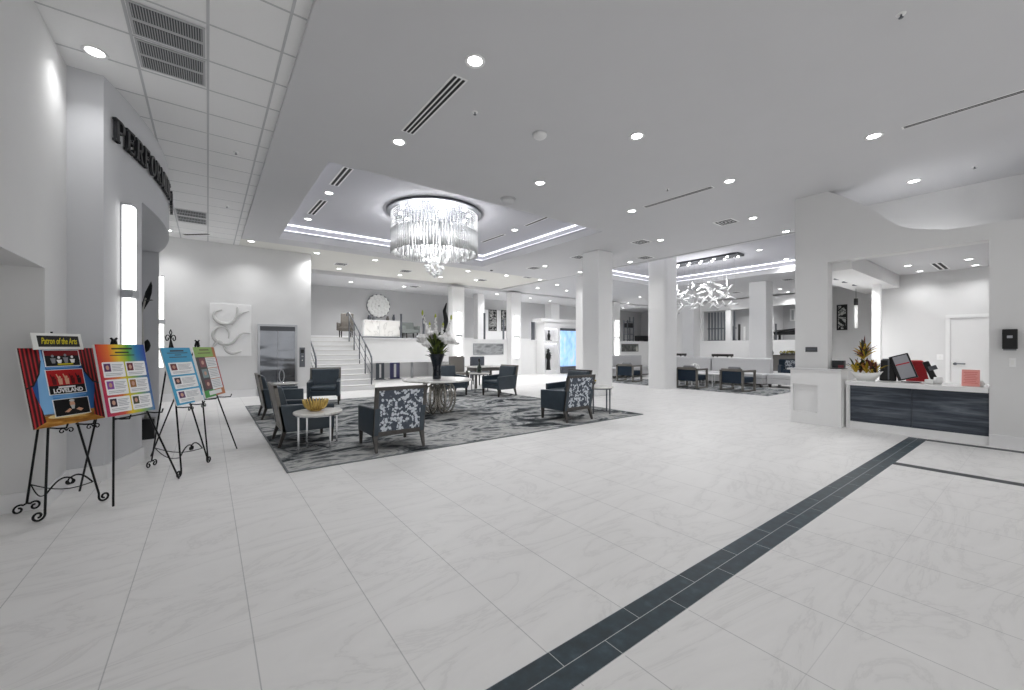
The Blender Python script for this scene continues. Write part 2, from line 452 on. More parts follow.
# piers on the mezzanine between the rooms
sbox('wall_piers', COLM, ((12.4, 19.1, ZM), (13.9, 19.2, 3.5)), ((10.9, 17.4, ZM), (11.3, 17.8, Z2)), ((20.9, 18.0, ZM), (21.3, 18.4, Z2)), ((17.0, 18.6, ZM), (17.7, 19.2, Z2)))
sbox('wall_far', WHITE, ((24, 4, 0), (24.25, YM + .3, ZM)), ((24, 4, 3.6), (24.25, YM + .3, Z2)),
     ((24, 12.75, ZM), (24.25, YM + .3, 3.6)), ((24, 8.95, ZM), (24.25, 9.66, 3.6)), ((24, 4, ZM), (24.25, 6.5, 3.6)))
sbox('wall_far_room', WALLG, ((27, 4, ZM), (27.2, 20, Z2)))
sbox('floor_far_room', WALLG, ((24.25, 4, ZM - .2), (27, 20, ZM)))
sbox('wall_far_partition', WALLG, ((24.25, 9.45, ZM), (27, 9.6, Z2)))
# inside frame of the lounge opening
sbox('window_1', WHITE, ((24.0, 11.05, ZM), (24.2, 11.35, 3.6)), ((24.0, 9.66, 3.55), (24.2, 12.75, 3.6)))
b = MB()
b.prism([(9.05, 2.70), (24, 6.2), (24, 6.4), (9.1, 2.89)], 0, Z2)
struct(b.build('wall_lounge', WALL))

# --- reception wall: wing, curved head, right return
ctl = [(2.40, ZC), (2.05, 3.92), (1.72, 3.62), (1.45, 3.33), (1.05, 3.19), (.53, 3.15), (-3, 3.13)]
def catmull(P, k=8):
    out = []
    for i in range(len(P) - 1):
        p0, p1, p2, p3 = P[max(i - 1, 0)], P[i], P[i + 1], P[min(i + 2, len(P) - 1)]
        for j in range(k):
            t = j / k
            out.append(tuple(.5 * (2 * b_ + (c_ - a_) * t + (2 * a_ - 5 * b_ + 4 * c_ - d_) * t * t + (3 * b_ - a_ - 3 * c_ + d_) * t ** 3) for a_, b_, c_, d_ in zip(p0, p1, p2, p3)))
    return out + [P[-1]]
prof = catmull(ctl)
b = MB()
b.box((XR, 2.40, 0), (XR + .25, 2.90, ZC))
b.box((XR, -3, 0), (XR + .25, .53, 2.92))
yz = prof + [(-3, 2.92), (2.40, 2.92)]
vs_ = [(XR, y, z) for y, z in yz] + [(XR + .25, y, z) for y, z in yz]; n = len(yz)
b.add(vs_, [tuple(range(n)), tuple(range(2 * n - 1, n - 1, -1))] + [(i, (i + 1) % n, n + (i + 1) % n, n + i) for i in range(n)])
struct(b.build('wall_reception', WALL))
b = MB()
b.prism([(10.35, 2.40), (10.65, -3), (10.85, -3), (10.55, 2.40)], 3.16, ZC)
b.box((XR + .25, 2.40, 3.16), (10.55, 2.60, ZC))
struct(b.build('wall_right', WALL))
sbox('baseboard_right', BASEB, ((XR - .02, -3, 0), (XR, .53, .17)))
# back-office room seen over the counter
XB = 12.85
sbox('wall_office', WALL, ((XB, -1.5, 0), (XB + .2, 2.62, 3.2)), ((13.9, 2.6, 0), (14.05, 3.78, 3.2)), ((9.1, -1.7, 0), (XB, -1.5, 3.2)), ((XB + .2, 2.5, 0), (13.9, 2.62, 3.2)))
b = MB(); b.prism([(XR + .25, -1.7), (14.05, -1.7), (14.05, 3.78), (XR + .25, 2.68)], 3.06, 3.16); struct(b.build('ceiling_office', CEIL))
sbox('trim_13', mat('reveal_grey', '#8f9092', .8), ((11.36, 3, ZC - .004), (11.385, 12.5, ZC)))
sbox('trim_7', WHITE, ((XR + .25, 2.12, 2.78), (XB, 2.62, 3.06)), ((11.72, 2.24, 0), (11.86, 2.38, 2.78)))
sbox('trim_8', WHITE, ((XR + .25, 2.62, 2.80), (13.9, 2.95, 3.06)))
# --- pony wall beside the counter
b = MB()
XP = 8.74
y0, y1 = 2.18, 2.94
b.box((XP + .07, y0, 0), (XR, y1, .98)); b.box((XR, y0, 0), (XR + .3, 2.39, .98))
b.box((XP, y0, 0), (XP + .07, 2.52, .98)); b.box((XP, 2.90, 0), (XP + .07, y1, .98)); b.box((XP, 2.52, .72), (XP + .07, 2.90, .98)); b.box((XP, 2.52, 0), (XP + .07, 2.90, .22))
struct(b.build('wall_pony', WHITE))
sbox('trim_9', mat('pony_wall_cap', '#d9d9da', .3), ((XP - .03, y0 - .01, .98), (XR, y1 + .05, 1.01)), ((XR, y0 - .01, .98), (XR + .32, 2.39, 1.01)))

# --- ceilings
sbox('ceiling', TILEM, ((-3, -1, ZT), (.69, 13.6, ZT + .1)))
tx0, tx1, ty0, ty1 = 1.45, 7.6, 6.5, 11.85
sbox('ceiling_lobby', CEIL, ((.69, -4, ZC), (tx0, 12.5, ZT + .1)), ((tx1, -4, ZC), (11.4, 12.5, ZT + .1)), ((tx0, -4, ZC), (tx1, ty0, ZT + .1)), ((tx0, ty1, ZC), (tx1, 12.5, ZT + .1)), ((11.4, -4, ZC), (13.6, 3.0, ZT + .1)))
def ring(b, x0, x1, y0, y1, w, z0, z1):       # frame lying outside the given rectangle
    b.box((x0 - w, y0 - w, z0), (x0, y1 + w, z1)); b.box((x1, y0 - w, z0), (x1 + w, y1 + w, z1))
    b.box((x0, y0 - w, z0), (x1, y0, z1)); b.box((x0, y1, z0), (x1, y1 + w, z1))
def tray(name, x0, x1, y0, y1, z, h1, h2, trim, m):
    b = MB(); ring(b, x0, x1, y0, y1, .5, z + .161, z + h1)
    ring(b, x0 - .10, x1 + .10, y0 - .10, y1 + .10, .3, z + h1, z + h1 + h2)
    b.box((x0 - .5, y0 - .5, z + h1 + h2), (x1 + .5, y1 + .5, z + h1 + h2 + .1))
    struct(b.build(name, m))
    b = MB()
    ring(b, x0 - .03, x1 + .03, y0 - .03, y1 + .03, .02, z + h1, z + h1 + .018)
    struct(b.build(trim, LEDM))
    b = MB()
    ring(b, x0 - .085, x1 + .085, y0 - .085, y1 + .085, .015, z + h1 + h2 - .03, z + h1 + h2)
    struct(b.build(trim + '_upper', LEDM))
TH1, TH2 = .22, .20
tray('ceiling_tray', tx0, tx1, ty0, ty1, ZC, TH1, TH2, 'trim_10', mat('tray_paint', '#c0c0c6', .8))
ZTR = ZC + TH1 + TH2
sbox('ceiling_rear', CEILW, ((.69, 12.5, ZT), (11.4, YM, ZT + .1)))
ux0, ux1, uy0, uy1 = 11.55, 17.1, 3.2, 10.9
sbox('ceiling_lounge', CEIL, ((11.4, uy1, ZL), (ux0, YM, ZL + .16)), ((11.4, 3, ZL), (ux0, uy1, ZL + .16)), ((ux1, 3, ZL), (24.2, YM, ZL + .16)), ((ux0, 3, ZL), (ux1, uy0, ZL + .16)), ((ux0, uy1, ZL), (ux1, YM, ZL + .16)))
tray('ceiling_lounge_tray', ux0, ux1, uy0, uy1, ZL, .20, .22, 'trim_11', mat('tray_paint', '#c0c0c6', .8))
ZTR2 = ZL + .42
sbox('ceiling_mezzanine', CEIL, ((2.52, YM, Z2), (27.2, 20, Z2 + .25)), ((24.2, 4, Z2), (27.2, YM, Z2 + .25)))
# ceiling grid bars
b = MB()
for x in (-.56, 0.0, .57): b.box((x - .011, -1, ZT - .004), (x + .011, 13.6, ZT))
y = 3.88 - .57 * 6
while y < 13.5:
    b.box((-1.14 if y < 6 else -1.0, y - .009, ZT - .003), (.69, y + .009, ZT)); y += .57
struct(b.build('trim_12', TBAR))

# --- columns
def column(x, y, w, d=None, ztop=ZC, name='column'):
    d = d or w; b = MB()
    b.box((x - w / 2, y - d / 2, 0), (x + w / 2, y + d / 2, ztop))
    return struct(b.build(name, COLM, bevel=.02))
def columnr(x, y, r, ztop):                    # rounded (chamfered) column
    b = MB(); n = 8
    pts = []
    for cx, cy, a0 in ((r - .12, r - .12, 0), (-r + .12, r - .12, 90), (-r + .12, -r + .12, 180), (r - .12, -r + .12, 270)):
        for k in range(5):
            a = math.radians(a0 + 90 * k / 4); pts.append((x + cx + .12 * math.cos(a), y + cy + .12 * math.sin(a)))
    b.prism(pts, 0, ztop)
    return struct(b.build('column', COLM, bevel=.0))
column(9.2, 8.05, .62)
columnr(12.42, 7.98, .36, ZTR2)
column(11.9, 11.15, .42, ztop=ZL)
column(19.0, 7.5, .68, ztop=ZL)
column(19.2, 10.75, .60, ztop=ZL)
for cx in (8.95, 12.2): column(cx, YM - .1, .62, .4, ztop=Z2)
column(19.75, YM - .2, .6, .5, ztop=Z2)
# ================================================================= CEILING FIXTURES
ORD = ['first', 'second', 'third', 'fourth', 'fifth', 'sixth', 'seventh', 'eighth', 'ninth', 'tenth', 'eleventh', 'twelfth', 'thirteenth', 'fourteenth', 'fifteenth', 'sixteenth', 'seventeenth', 'eighteenth', 'nineteenth', 'twentieth']
RING = MB().lathe([(.066, .0), (.088, -.012), (.095, -.010), (.098, 0)], 20).mesh('trim_ring', WHITEP, True)
LENSM = MB().lathe([(0.0001, -.008), (.066, -.006), (.068, 0)], 20).mesh('lens', LENS, True)
NSPOT = [0]
def downlight(p, label, power=40, group=None, r=1.0, angle=140):
    t_ = thing('recessed_downlight', label, 'ceiling light', p, 0, group)
    for nm, me in (('trim_ring', RING), ('lens', LENSM)):
        o = bpy.data.objects.new(nm, me); COL.objects.link(o); o.parent = t_; o.scale = (r, r, 1)
    if power:
        l = bpy.data.lights.new('downlight_lamp', 'SPOT'); l.energy = power; l.spot_size = math.radians(angle); l.spot_blend = 1.0; l.shadow_soft_size = .07
        o = bpy.data.objects.new('downlight_lamp', l); COL.objects.link(o); o.location = (p[0], p[1], p[2] - .03); NSPOT[0] += 1
    return t_
PW = 55
main = [((475, 61), 'large bright downlight nearest the viewer, right of the triple slot diffuser'),
        ((399, 142), 'downlight just below the near end of the triple slot diffuser'),
        ((637, 136), 'downlight alone in the middle of the smooth ceiling, right of the round detector'),
        ((540, 183), 'downlight under the round smoke detector, beside the tray edge'),
        ((729.5, 181), 'downlight at the right end of the mid ceiling slot diffuser'),
        ((632, 211), 'downlight at the left end of the mid ceiling slot diffuser'),
        ((874, 136), 'downlight left of the long slot diffuser at upper right'),
        ((914, 181), 'downlight closest to the right wall over the reception opening'),
        ((753, 218), 'downlight beside the square ceiling vent near the wing wall'),
        ((786, 231.5), 'downlight touching the wing wall top left corner in view'),
        ((660.5, 240), 'downlight between the twin square vents and the slot diffuser'),
        ((630, 262), 'downlight above the gap between the two square lobby columns')]
for (px, py), lab in main: downlight(onz(px, py, ZC), lab, 72 if px == 914 else PW)
for (px, py), lab in [((95, 52), 'downlight in the tile ceiling beside the curved wall'), ((249.5, 245), 'downlight at the far corner of the tile ceiling'), ((170, 236.5), 'downlight in the tile ceiling half hidden behind the curved lettered wall')]:
    p = onz(px, py, ZT); p.y = min(p.y, 12.9); downlight(p, lab, 30 if px == 95 else 70, angle=125)
for (px, py), lab in [((329, 193), 'downlight between the two short slots inside the ceiling tray'), ((308, 219), 'downlight at the far left end inside the ceiling tray'), ((514.7, 230), 'downlight between two dark slots inside the tray, right of chandelier')]:
    downlight(onz(px, py, ZTR), lab, 25)
rear = [(317, 253), (375, 260), (339, 268.7), (400, 275), (440.5, 277), (468, 271), (476, 280), (506.5, 275.5), (545, 266), (540, 279.6), (580, 272)]
rear.sort()
for i, (px, py) in enumerate(rear):
    p = onz(px, py, ZT)
    if p.y < 12.5: p = onz(px, py, ZC)
    if p.x < 2.6: p.y = min(p.y, 12.9)
    downlight(p, 'small downlight in the rear lobby ceiling, ' + ORD[i] + ' from the left of eleven', 100 if i % 2 == 0 else 68, 'downlights in the rear lobby ceiling')
mezz = [(351, 282), (404, 286.5), (497, 294), (530.4, 298)]
for i, (px, py) in enumerate(mezz):
    p = onz(px, py, Z2); p.y = min(p.y, 18.9)
    downlight(p, 'small downlight over the raised mezzanine, ' + ORD[i] + ' from the left of four', 190, 'downlights over the mezzanine')
loung = [(537.6, 288), (557, 284.7), (566.6, 290.5), (759.4, 250), (786, 259), (640, 297), (628, 303), (728, 297), (739, 303), (780, 289), (788, 292)]
loung.sort()
for i, (px, py) in enumerate(loung):
    downlight(onz(px, py, ZTR2 if (px, py) in ((759.4, 250), (786, 259)) else ZL), 'small downlight in the far lounge ceiling, ' + ORD[i] + ' from the left of eleven', 150, 'downlights in the far lounge ceiling')
for (px, py), lab in [((908, 265.4), 'left downlight of the near pair over the reception office'), ((920, 271), 'downlight left of the office slot vent, nearer the back wall'), ((969, 259), 'right downlight of the near pair over the reception office'), ((975.6, 265), 'rightmost far downlight over the reception office')]:
    downlight(onz(px, py, 3.06), lab, 27, 'downlights over the reception office', r=.75)
for (px, py), lab in [((839, 278.5), 'leftmost of three dark ceiling cans behind the wing wall'), ((847, 281.5), 'middle of three dark ceiling cans behind the wing wall'), ((857, 284.5), 'rightmost of three dark ceiling cans behind the wing wall')]:
    t_ = thing('dark_ceiling_can', lab, 'ceiling light', onz(px, py, 2.80), 0, 'dark ceiling cans behind the wing wall')
    MB().lathe([(.001, -.005), (.05, -.01), (.085, -.02), (.09, 0)], 14).build('can', GUN, t_, True)
    l = bpy.data.lights.new('downlight_lamp', 'SPOT'); l.energy = 85; l.spot_size = 2.6; l.spot_blend = 1; l.shadow_soft_size = .06
    o = bpy.data.objects.new('downlight_lamp', l); COL.objects.link(o); o.location = t_.location - Vector((0, 0, .04))
# added unseen spots, brightening far upper rooms and the space under the mezzanine
def hidden_spot(x, y, z, e):
    l = bpy.data.lights.new('added_fill_spot', 'SPOT'); l.energy = e; l.spot_size = 2.5; l.spot_blend = 1; l.shadow_soft_size = .08
    o = bpy.data.objects.new('added_fill_spot', l); COL.objects.link(o); o.location = (x, y, z - .03)
for (x, y, e), lab in (((20.5, 17.6, 200), 'added downlight over the far mezzanine behind the near square column'), ((23.0, 17.8, 170), 'added downlight over the far mezzanine above the black cabinet'), ((16.0, 17.6, 150), 'downlight over the mezzanine above the white display wall')):  # first two downlights are added to brighten the far mezzanine
    downlight((x, y, Z2), lab, e, 'downlights over the far mezzanine')
for x, y, z, e in ((25.6, 11.0, Z2, 190), (25.6, 7.8, Z2, 190), (25.6, 14.5, Z2, 100), (5.2, 17.4, 1.5, 26), (7.4, 17.4, 1.5, 26)): hidden_spot(x, y, z, e)
# slot diffusers: black slots between thin white blades
def slots(a, b, w, n, label, z, group=None):
    a, b = Vector(a), Vector(b); d = b - a; L = d.length; rz = math.atan2(d.y, d.x)
    t_ = thing('slot_diffuser', label, 'air vent', (a + b) / 2, rz, group)
    MB().box((-L / 2 - .02, -w / 2 - .012, -.004), (L / 2 + .02, w / 2 + .012, .0)).build('frame', WHITEP, t_)
    sw = w / n
    for i in range(n):
        y0 = -w / 2 + sw * i
        MB().box((-L / 2, y0 + sw * .2, -.006), (L / 2, y0 + sw * .8, -.003)).build('slot', DARK, t_)
    return t_
def slotpx(p, q, w, n, label, z, group=None): return slots(onz(*p, z), onz(*q, z), w, n, label, z, group)
slotpx((408, 132), (460, 78), .15, 3, 'triple slot diffuser in the smooth ceiling nearest the viewer', ZC)
slotpx((645, 207), (712, 187), .10, 2, 'slim slot diffuser in the middle of the smooth ceiling', ZC)
a = onz(904, 127.5, ZC); d = onz(1020, 92, ZC)
slots(a, a + (d - a) * 1.05, .07, 2, 'long slim slot diffuser at the upper right ceiling', ZC)
slotpx((334, 185), (348.5, 168), .16, 2, 'upper short slot diffuser inside the tray, nearer the viewer', ZTR)
slotpx((311, 214), (323.5, 200.5), .16, 2, 'lower short slot diffuser inside the tray, farther from the viewer', ZTR)
slotpx((526, 225.6), (550, 216), .10, 1, 'dark slot inside the tray close to its right corner', ZTR)
slotpx((482.5, 242), (504, 234.5), .10, 1, 'dark slot inside the tray just right of the chandelier', ZTR)
slotpx((936, 263), (944, 269), .16, 2, 'short slot vent in the reception office ceiling', 3.06)
# square ceiling vents
def sqvent(px, py, z, label, s=.42, group='square ceiling vents'):
    t_ = thing('ceiling_vent', label, 'air vent', onz(px, py, z), 0, group)
    MB().box((-s / 2, -s / 2, -.006), (s / 2, s / 2, 0)).build('frame', WHITEP, t_)
    for i, k in enumerate((.40, .27, .14)):
        b = MB(); q = s * k
        for sx in (-1, 1):
            b.hexa([(sx * q, -q, -.009), (sx * (q - .03), -q + .03, -.009), (sx * (q - .03), q - .03, -.009), (sx * q, q, -.009)],
                   [(sx * q, -q, -.004), (sx * (q - .03), -q + .03, -.004), (sx * (q - .03), q - .03, -.004), (sx * q, q, -.004)])
            b.hexa([(-q, sx * q, -.009), (-q + .03, sx * (q - .03), -.009), (q - .03, sx * (q - .03), -.009), (q, sx * q, -.009)],
                   [(-q, sx * q, -.004), (-q + .03, sx * (q - .03), -.004), (q - .03, sx * (q - .03), -.004), (q, sx * q, -.004)])
        b.build('louvre', GRILLE, t_)
sqvent(726, 222, ZC, 'square ceiling vent nearest the wing wall')
sqvent(641, 242, ZC, 'square ceiling vent right of the near square column, upper of two')
sqvent(645, 257.6, ZC, 'square ceiling vent right of the near square column, lower of two')
sqvent(579, 257, ZC, 'square ceiling vent just left of the near square column top')
sqvent(534, 268, ZC, 'square ceiling vent between the tray corner and the square column')
sqvent(528.7, 277, ZT, 'square ceiling vent behind the tray corner, farther from the viewer')
sqvent(482, 280, ZT, 'square ceiling vent over the far wall between the two sconce columns')
sqvent(405.7, 271, ZT, 'square ceiling vent below the left part of the chandelier')
sqvent(341, 264, ZT, 'square ceiling vent above the staircase')
sqvent(414.6, 286.5, Z2, 'square ceiling vent over the mezzanine below the chandelier')
sqvent(736, 292.5, ZL, 'square ceiling vent over the far lounge beside its tray')
sqvent(788, 279.5, ZL, 'square ceiling vent in the lounge tray edge by the wing wall')
# big return grilles in the tile ceiling
def grille(x0, x1, y0, y1, label, bars=26):
    t_ = thing('return_grille', label, 'air vent', ((x0 + x1) / 2, (y0 + y1) / 2, ZT))
    w, h = x1 - x0, y1 - y0
    MB().box((-w / 2, -h / 2, -.012), (w / 2, h / 2, -.004)).build('frame', mat('grille_frame', '#bcbdbf', .5), t_)
    for s_ in (-1, 1):
        yy = s_ * h / 4
        bk = MB().box((-w / 2 + .02, yy - h / 4 + .022, -.0135), (w / 2 - .02, yy + h / 4 - .022, -.012)).build('slot_bank', mat('grille_shadow', '#4e5053', .7), t_)
        b = MB()
        for i in range(bars):
            x = -w / 2 + .02 + (w - .04) * (i + .5) / bars
            b.box((x - .004, yy - h / 4 + .022, -.018), (x + .004, yy + h / 4 - .022, -.0135))
        b.build('blades', mat('grille_blade', '#a6a8aa', .5), bk)
grille(-.54, -.02, 4.52, 4.98, 'large barred return grille in the tile ceiling, nearer the viewer')
grille(-.54, -.02, 5.04, 5.52, 'large barred return grille in the tile ceiling, just behind the nearest one')
grille(-.54, -.02, 10.75, 11.2, 'far return grille in the tile ceiling, nearer of the back pair', 18)
grille(-.54, -.02, 11.3, 11.75, 'far return grille in the tile ceiling, closest to the back wall', 18)
slotpx((184, 234.5), (209, 234), .14, 1, 'small linear vent in the tile ceiling near the back wall', ZT)
# smoke detector, flat speaker, sprinklers
def detector(px, py, z, r, label, m=WHITEP, cat='smoke detector', nm='smoke_detector'):
    t_ = thing(nm, label, cat, onz(px, py, z))
    MB().lathe([(.001, -.055 * r / .09), (r * .6, -.05 * r / .09), (r * .85, -.03 * r / .09), (r * .9, -.012)], 20).build('head', m, t_, True)
    MB().lathe([(r * .5, -.014), (r, -.014), (r, 0)], 20).build('base', mat('detector_base', '#c9cacc', .5), t_, True)
detector(540, 134, ZC, .10, 'round white smoke detector in the middle of the smooth ceiling')
detector(508, 199, ZC, .15, 'flat round white ceiling speaker near the tray edge', CEIL, 'speaker', 'ceiling_speaker')
detector(491.5, 270, ZC, .06, 'small dark dome camera at the tray outer corner', DARK, 'camera', 'dome_camera')
def sprinkler(px, py, z, label):
    t_ = thing('sprinkler_head', label, 'sprinkler', onz(px, py, z), 0, 'ceiling sprinklers')
    MB().lathe([(.012, -.006), (.032, -.006), (.036, .004)], 14).build('plate', WHITEP, t_, True)
    MB().lathe([(.001, -.035), (.016, -.035), (.018, -.031), (.007, -.028), (.007, -.004)], 12).build('nozzle', GUN, t_, True)
sprinkler(901, 14, ZC, 'tiny sprinkler head at the top right of the smooth ceiling')
sprinkler(974.7, 166.5, ZC, 'tiny sprinkler head near the right wall')
sprinkler(667.5, 189, ZC, 'tiny sprinkler head above the mid slot diffuser')
sprinkler(475, 112, ZC, 'tiny sprinkler head right of the triple slot diffuser')
sprinkler(236, 152, ZT, 'tiny sprinkler head in the tile ceiling beside the bulkhead')
sprinkler(227, 206, ZT, 'tiny sprinkler head in the tile ceiling by the far grilles')

# ================================================================= CHANDELIERS
cx, cy, cz = 4.34, 8.84, ZTR
R = 1.08
ch = thing('crystal_chandelier', 'large round crystal drum chandelier hanging in the ceiling tray', 'chandelier', (cx, cy, cz))
MB().lathe([(.0, -.03), (R - .02, -.03), (R + .02, -.05), (R + .035, -.045), (R + .035, 0)], 64).build('canopy', mat('chandelier_steel', '#6a6c72', .35, .9), ch, True)
for k in range(12):
    a = 2 * PI * k / 12; r = .80
    b = MB().lathe([(.0001, -.055), (.045, -.052), (.05, -.03)], 12, (r * math.cos(a), r * math.sin(a), 0)).build('bulb', LENS, ch, True)
for k in range(96):                                                # outer curtain: strings of beads, then a rod
    a = 2 * PI * k / 96; x, y = R * .93 * math.cos(a), R * .93 * math.sin(a); b = MB()
    for j in range(9):
        b.ball((x, y, -.09 - .048 * j), .017, 6, 4)
    b.cyl((x, y, -.50), (x, y, -.98 - random.uniform(0, .04)), .024, n=6)
    b.build('crystal_string', CRYSB, ch, True)
b = MB()
for rr, cnt, z0, z1 in ((.86, 60, -.15, -.95), (.70, 48, -.15, -1.0), (.50, 36, -.3, -1.05), (.28, 20, -.3, -1.1)):
    for k in range(cnt):
        a = 2 * PI * (k + random.random() * .5) / cnt; x, y = rr * math.cos(a), rr * math.sin(a)
        b.cyl((x, y, z0 - random.random() * .15), (x, y, z1 + random.uniform(-.03, .03)), .014, n=5)
b.build('inner_crystal_rods', CRYS, ch, True)['kind'] = 'stuff'
for k in range(58):
    z = -1.02 - .48 * (k / 57); rr = .34 * math.sqrt(max(.05, 1 - (k / 58) ** 1.5)) * random.uniform(.3, 1)
    a = random.random() * 2 * PI
    MB().ball((rr * math.cos(a), rr * math.sin(a), z), random.uniform(.035, .05), 8, 6).build('crystal_ball', CRYSB, ch, True)
for k in range(4):
    a = PI / 4 + PI / 2 * k
    l = bpy.data.lights.new('chandelier_lamp', 'POINT'); l.energy = 75; l.shadow_soft_size = .15
    o = bpy.data.objects.new('chandelier_lamp', l); COL.objects.link(o); o.location = (cx + .45 * math.cos(a), cy + .45 * math.sin(a), cz - .5)
# far lounge: cascade of glass sticks under a long canopy
lc = thing('glass_stick_chandelier', 'long cascade chandelier of scattered white glass sticks in the far lounge', 'chandelier', (14.5, 7.75, ZTR2))
MB().box((-.28, -1.4, -.07), (.28, 1.4, 0)).build('canopy', mat('dark_canopy_steel', '#46484c', .5, .2), lc, bevel=.01)
for k in range(12):
    x = -.15 if k % 2 else .15; y = -1.25 + 2.5 * k / 11
    MB().lathe([(.0001, -.10), (.035, -.095), (.04, -.07)], 10, (x, y, 0)).build('bulb', LENS, lc, True)
for k in range(90):
    x, y = random.gauss(0, .38), random.uniform(-1.0, 1.5); z = -.95 - random.random() * .85
    x = max(-.75, min(.75, x)); d = Vector((random.uniform(-1, 1), random.uniform(-1, 1), random.uniform(-.7, .7))).normalized() * random.uniform(.12, .19)
    p = Vector((x, y, z))
    s_ = MB().cyl(p - d, p + d, .028, n=6).build('glass_stick', CRYSB, lc, True)
b = MB()
for k in range(40):
    x, y = random.gauss(0, .2), random.uniform(-1.2, 1.3)
    x = max(-.26, min(.26, x)); b.cyl((x, y, -.06), (x * 1.6, y, -.95 - random.random() * .6), .0025, n=4)
b.build('cables', CHROME, lc)['kind'] = 'stuff'
for yy in (-.7, 0, .7):
    l = bpy.data.lights.new('chandelier_lamp', 'POINT'); l.energy = 30; l.shadow_soft_size = .15
    o = bpy.data.objects.new('chandelier_lamp', l); COL.objects.link(o); o.location = (14.5, 7.75 + yy, ZTR2 - .9)
# ================================================================= LOBBY SEATING
def sq(b, x, y, r0, r1, z0, z1, dx=0, dy=0):          # tapered square leg
    lo = [(x + dx + sx * r0, y + dy + sy * r0, z0) for sx, sy in ((-1, -1), (1, -1), (1, 1), (-1, 1))]
    hi = [(x + sx * r1, y + sy * r1, z1) for sx, sy in ((-1, -1), (1, -1), (1, 1), (-1, 1))]
    return b.hexa(lo, hi)
def club_chair(label, loc, rz, pattern=True):
    """low armchair: faces local +y, base at z=0"""
    t_ = thing('club_chair', label, 'armchair', loc, rz, 'club chairs on the lobby rug')
    W, D = .36, .365
    MB().box((-W + .075, -D + .12, .22), (W - .075, D - .01, .34)).build('seat_base', LEATH, t_, bevel=.012)
    MB().box((-W + .08, -D + .15, .34), (W - .08, D, .445)).build('seat_cushion', LEATH, t_, bevel=.035, seg=4)
    for sx in (-1, 1):
        b = MB()
        x0, x1 = sx * (W - .08), sx * W
        lo = [(x0, -D + .06, .20), (x1, -D + .06, .20), (x1, D, .20), (x0, D, .20)]
        hi = [(x0, -D - .01, .585), (x1, -D - .01, .585), (x1, D, .555), (x0, D, .555)]
        b.hexa(lo, hi).build('arm', LEATH, t_, bevel=.014)
    b = MB()                                             # padded inner back, leaning
    b.hexa([(-W + .07, -D + .07, .36), (W - .07, -D + .07, .36), (W - .07, -D + .19, .36), (-W + .07, -D + .19, .36)],
           [(-W + .035, -D - .035, .835), (W - .035, -D - .035, .835), (W - .035, -D + .06, .835), (-W + .035, -D + .06, .835)])
    b.build('back_cushion', LEATH, t_, bevel=.03, seg=4)
    def back(z): return -D + .06 - .115 * (z - .2) / .66   # rear face of the frame
    fm = WOODD if pattern else WOODG
    b = MB()
    for sx in (-1, 1):
        x0, x1 = sx * (W - .05), sx * W
        b.hexa([(x0, back(.2) - .0, .2), (x1, back(.2), .2), (x1, back(.2) + .045, .2), (x0, back(.2) + .045, .2)],
               [(x0, back(.86), .86), (x1, back(.86), .86), (x1, back(.86) + .045, .86), (x0, back(.86) + .045, .86)])
    for z0, z1 in ((.2, .262), (.815, .862)):
        b.hexa([(-W, back(z0), z0), (W, back(z0), z0), (W, back(z0) + .045, z0), (-W, back(z0) + .045, z0)],
               [(-W, back(z1), z1), (W, back(z1), z1), (W, back(z1) + .045, z1), (-W, back(z1) + .045, z1)])
    b.build('back_frame', fm, t_, bevel=.005)
    z0, z1 = .262, .815; x = W - .05
    MB().hexa([(-x, back(z0) + .008, z0), (x, back(z0) + .008, z0), (x, back(z0) + .03, z0), (-x, back(z0) + .03, z0)],
              [(-x, back(z1) + .008, z1), (x, back(z1) + .008, z1), (x, back(z1) + .03, z1), (-x, back(z1) + .03, z1)]).build('back_panel', BLOSSOM if pattern else WOODG, t_)
    for sx in (-1, 1):
        sq(MB(), sx * (W - .03), D - .035, .016, .026, 0, .21).build('leg', WOODB, t_)
        sq(MB(), sx * (W - .03), -D + .085, .016, .027, 0, .21, 0, -.07).build('leg', WOODB if not pattern else WOODD, t_)
    return t_
RZ = .0135                                               # rug pile height
club_chair('patterned back armchair nearest the viewer, beside the gold bowl table', (2.09, 5.64, RZ), 0)
club_chair('dark leather armchair directly behind the gold bowl table', (1.13, 6.72, RZ), -PI / 2, False)
club_chair('dark leather armchair at the rug left edge, in front of the elevator', (1.17, 9.35, RZ), -PI / 2, False)
club_chair('dark leather armchair facing the viewer below the staircase foot', (2.30, 10.76, RZ), PI - .28, False)
club_chair('patterned back armchair at the right end of the rug', (5.58, 5.66, RZ), 0)
club_chair('armchair facing left, partly hidden behind the right patterned back armchair', (6.55, 6.60, RZ), PI / 2)
club_chair('grey armchair facing left beside the table with the green vase', (6.70, 9.52, RZ), PI / 2 + .12, False)
club_chair('grey armchair half hidden behind the flower table', (5.62, 10.45, RZ), PI, False)

# rug
b = MB(); b.box((.72, 5.10, .001), (7.20, 11.35, .011))
tag(b.build('lobby_rug', RUG1), 'large grey abstract rug under the lobby seating group', 'rug')
b = MB()
for q in (((.70, 5.08, .001), (7.22, 5.10, .013)), ((.70, 11.35, .001), (7.22, 11.37, .013)), ((.70, 5.10, .001), (.72, 11.35, .013)), ((7.20, 5.10, .001), (7.22, 11.35, .013))): b.box(*q)
rg = bpy.data.objects['lobby_rug']; b.build('rug_binding', RUGEDGE, rg)

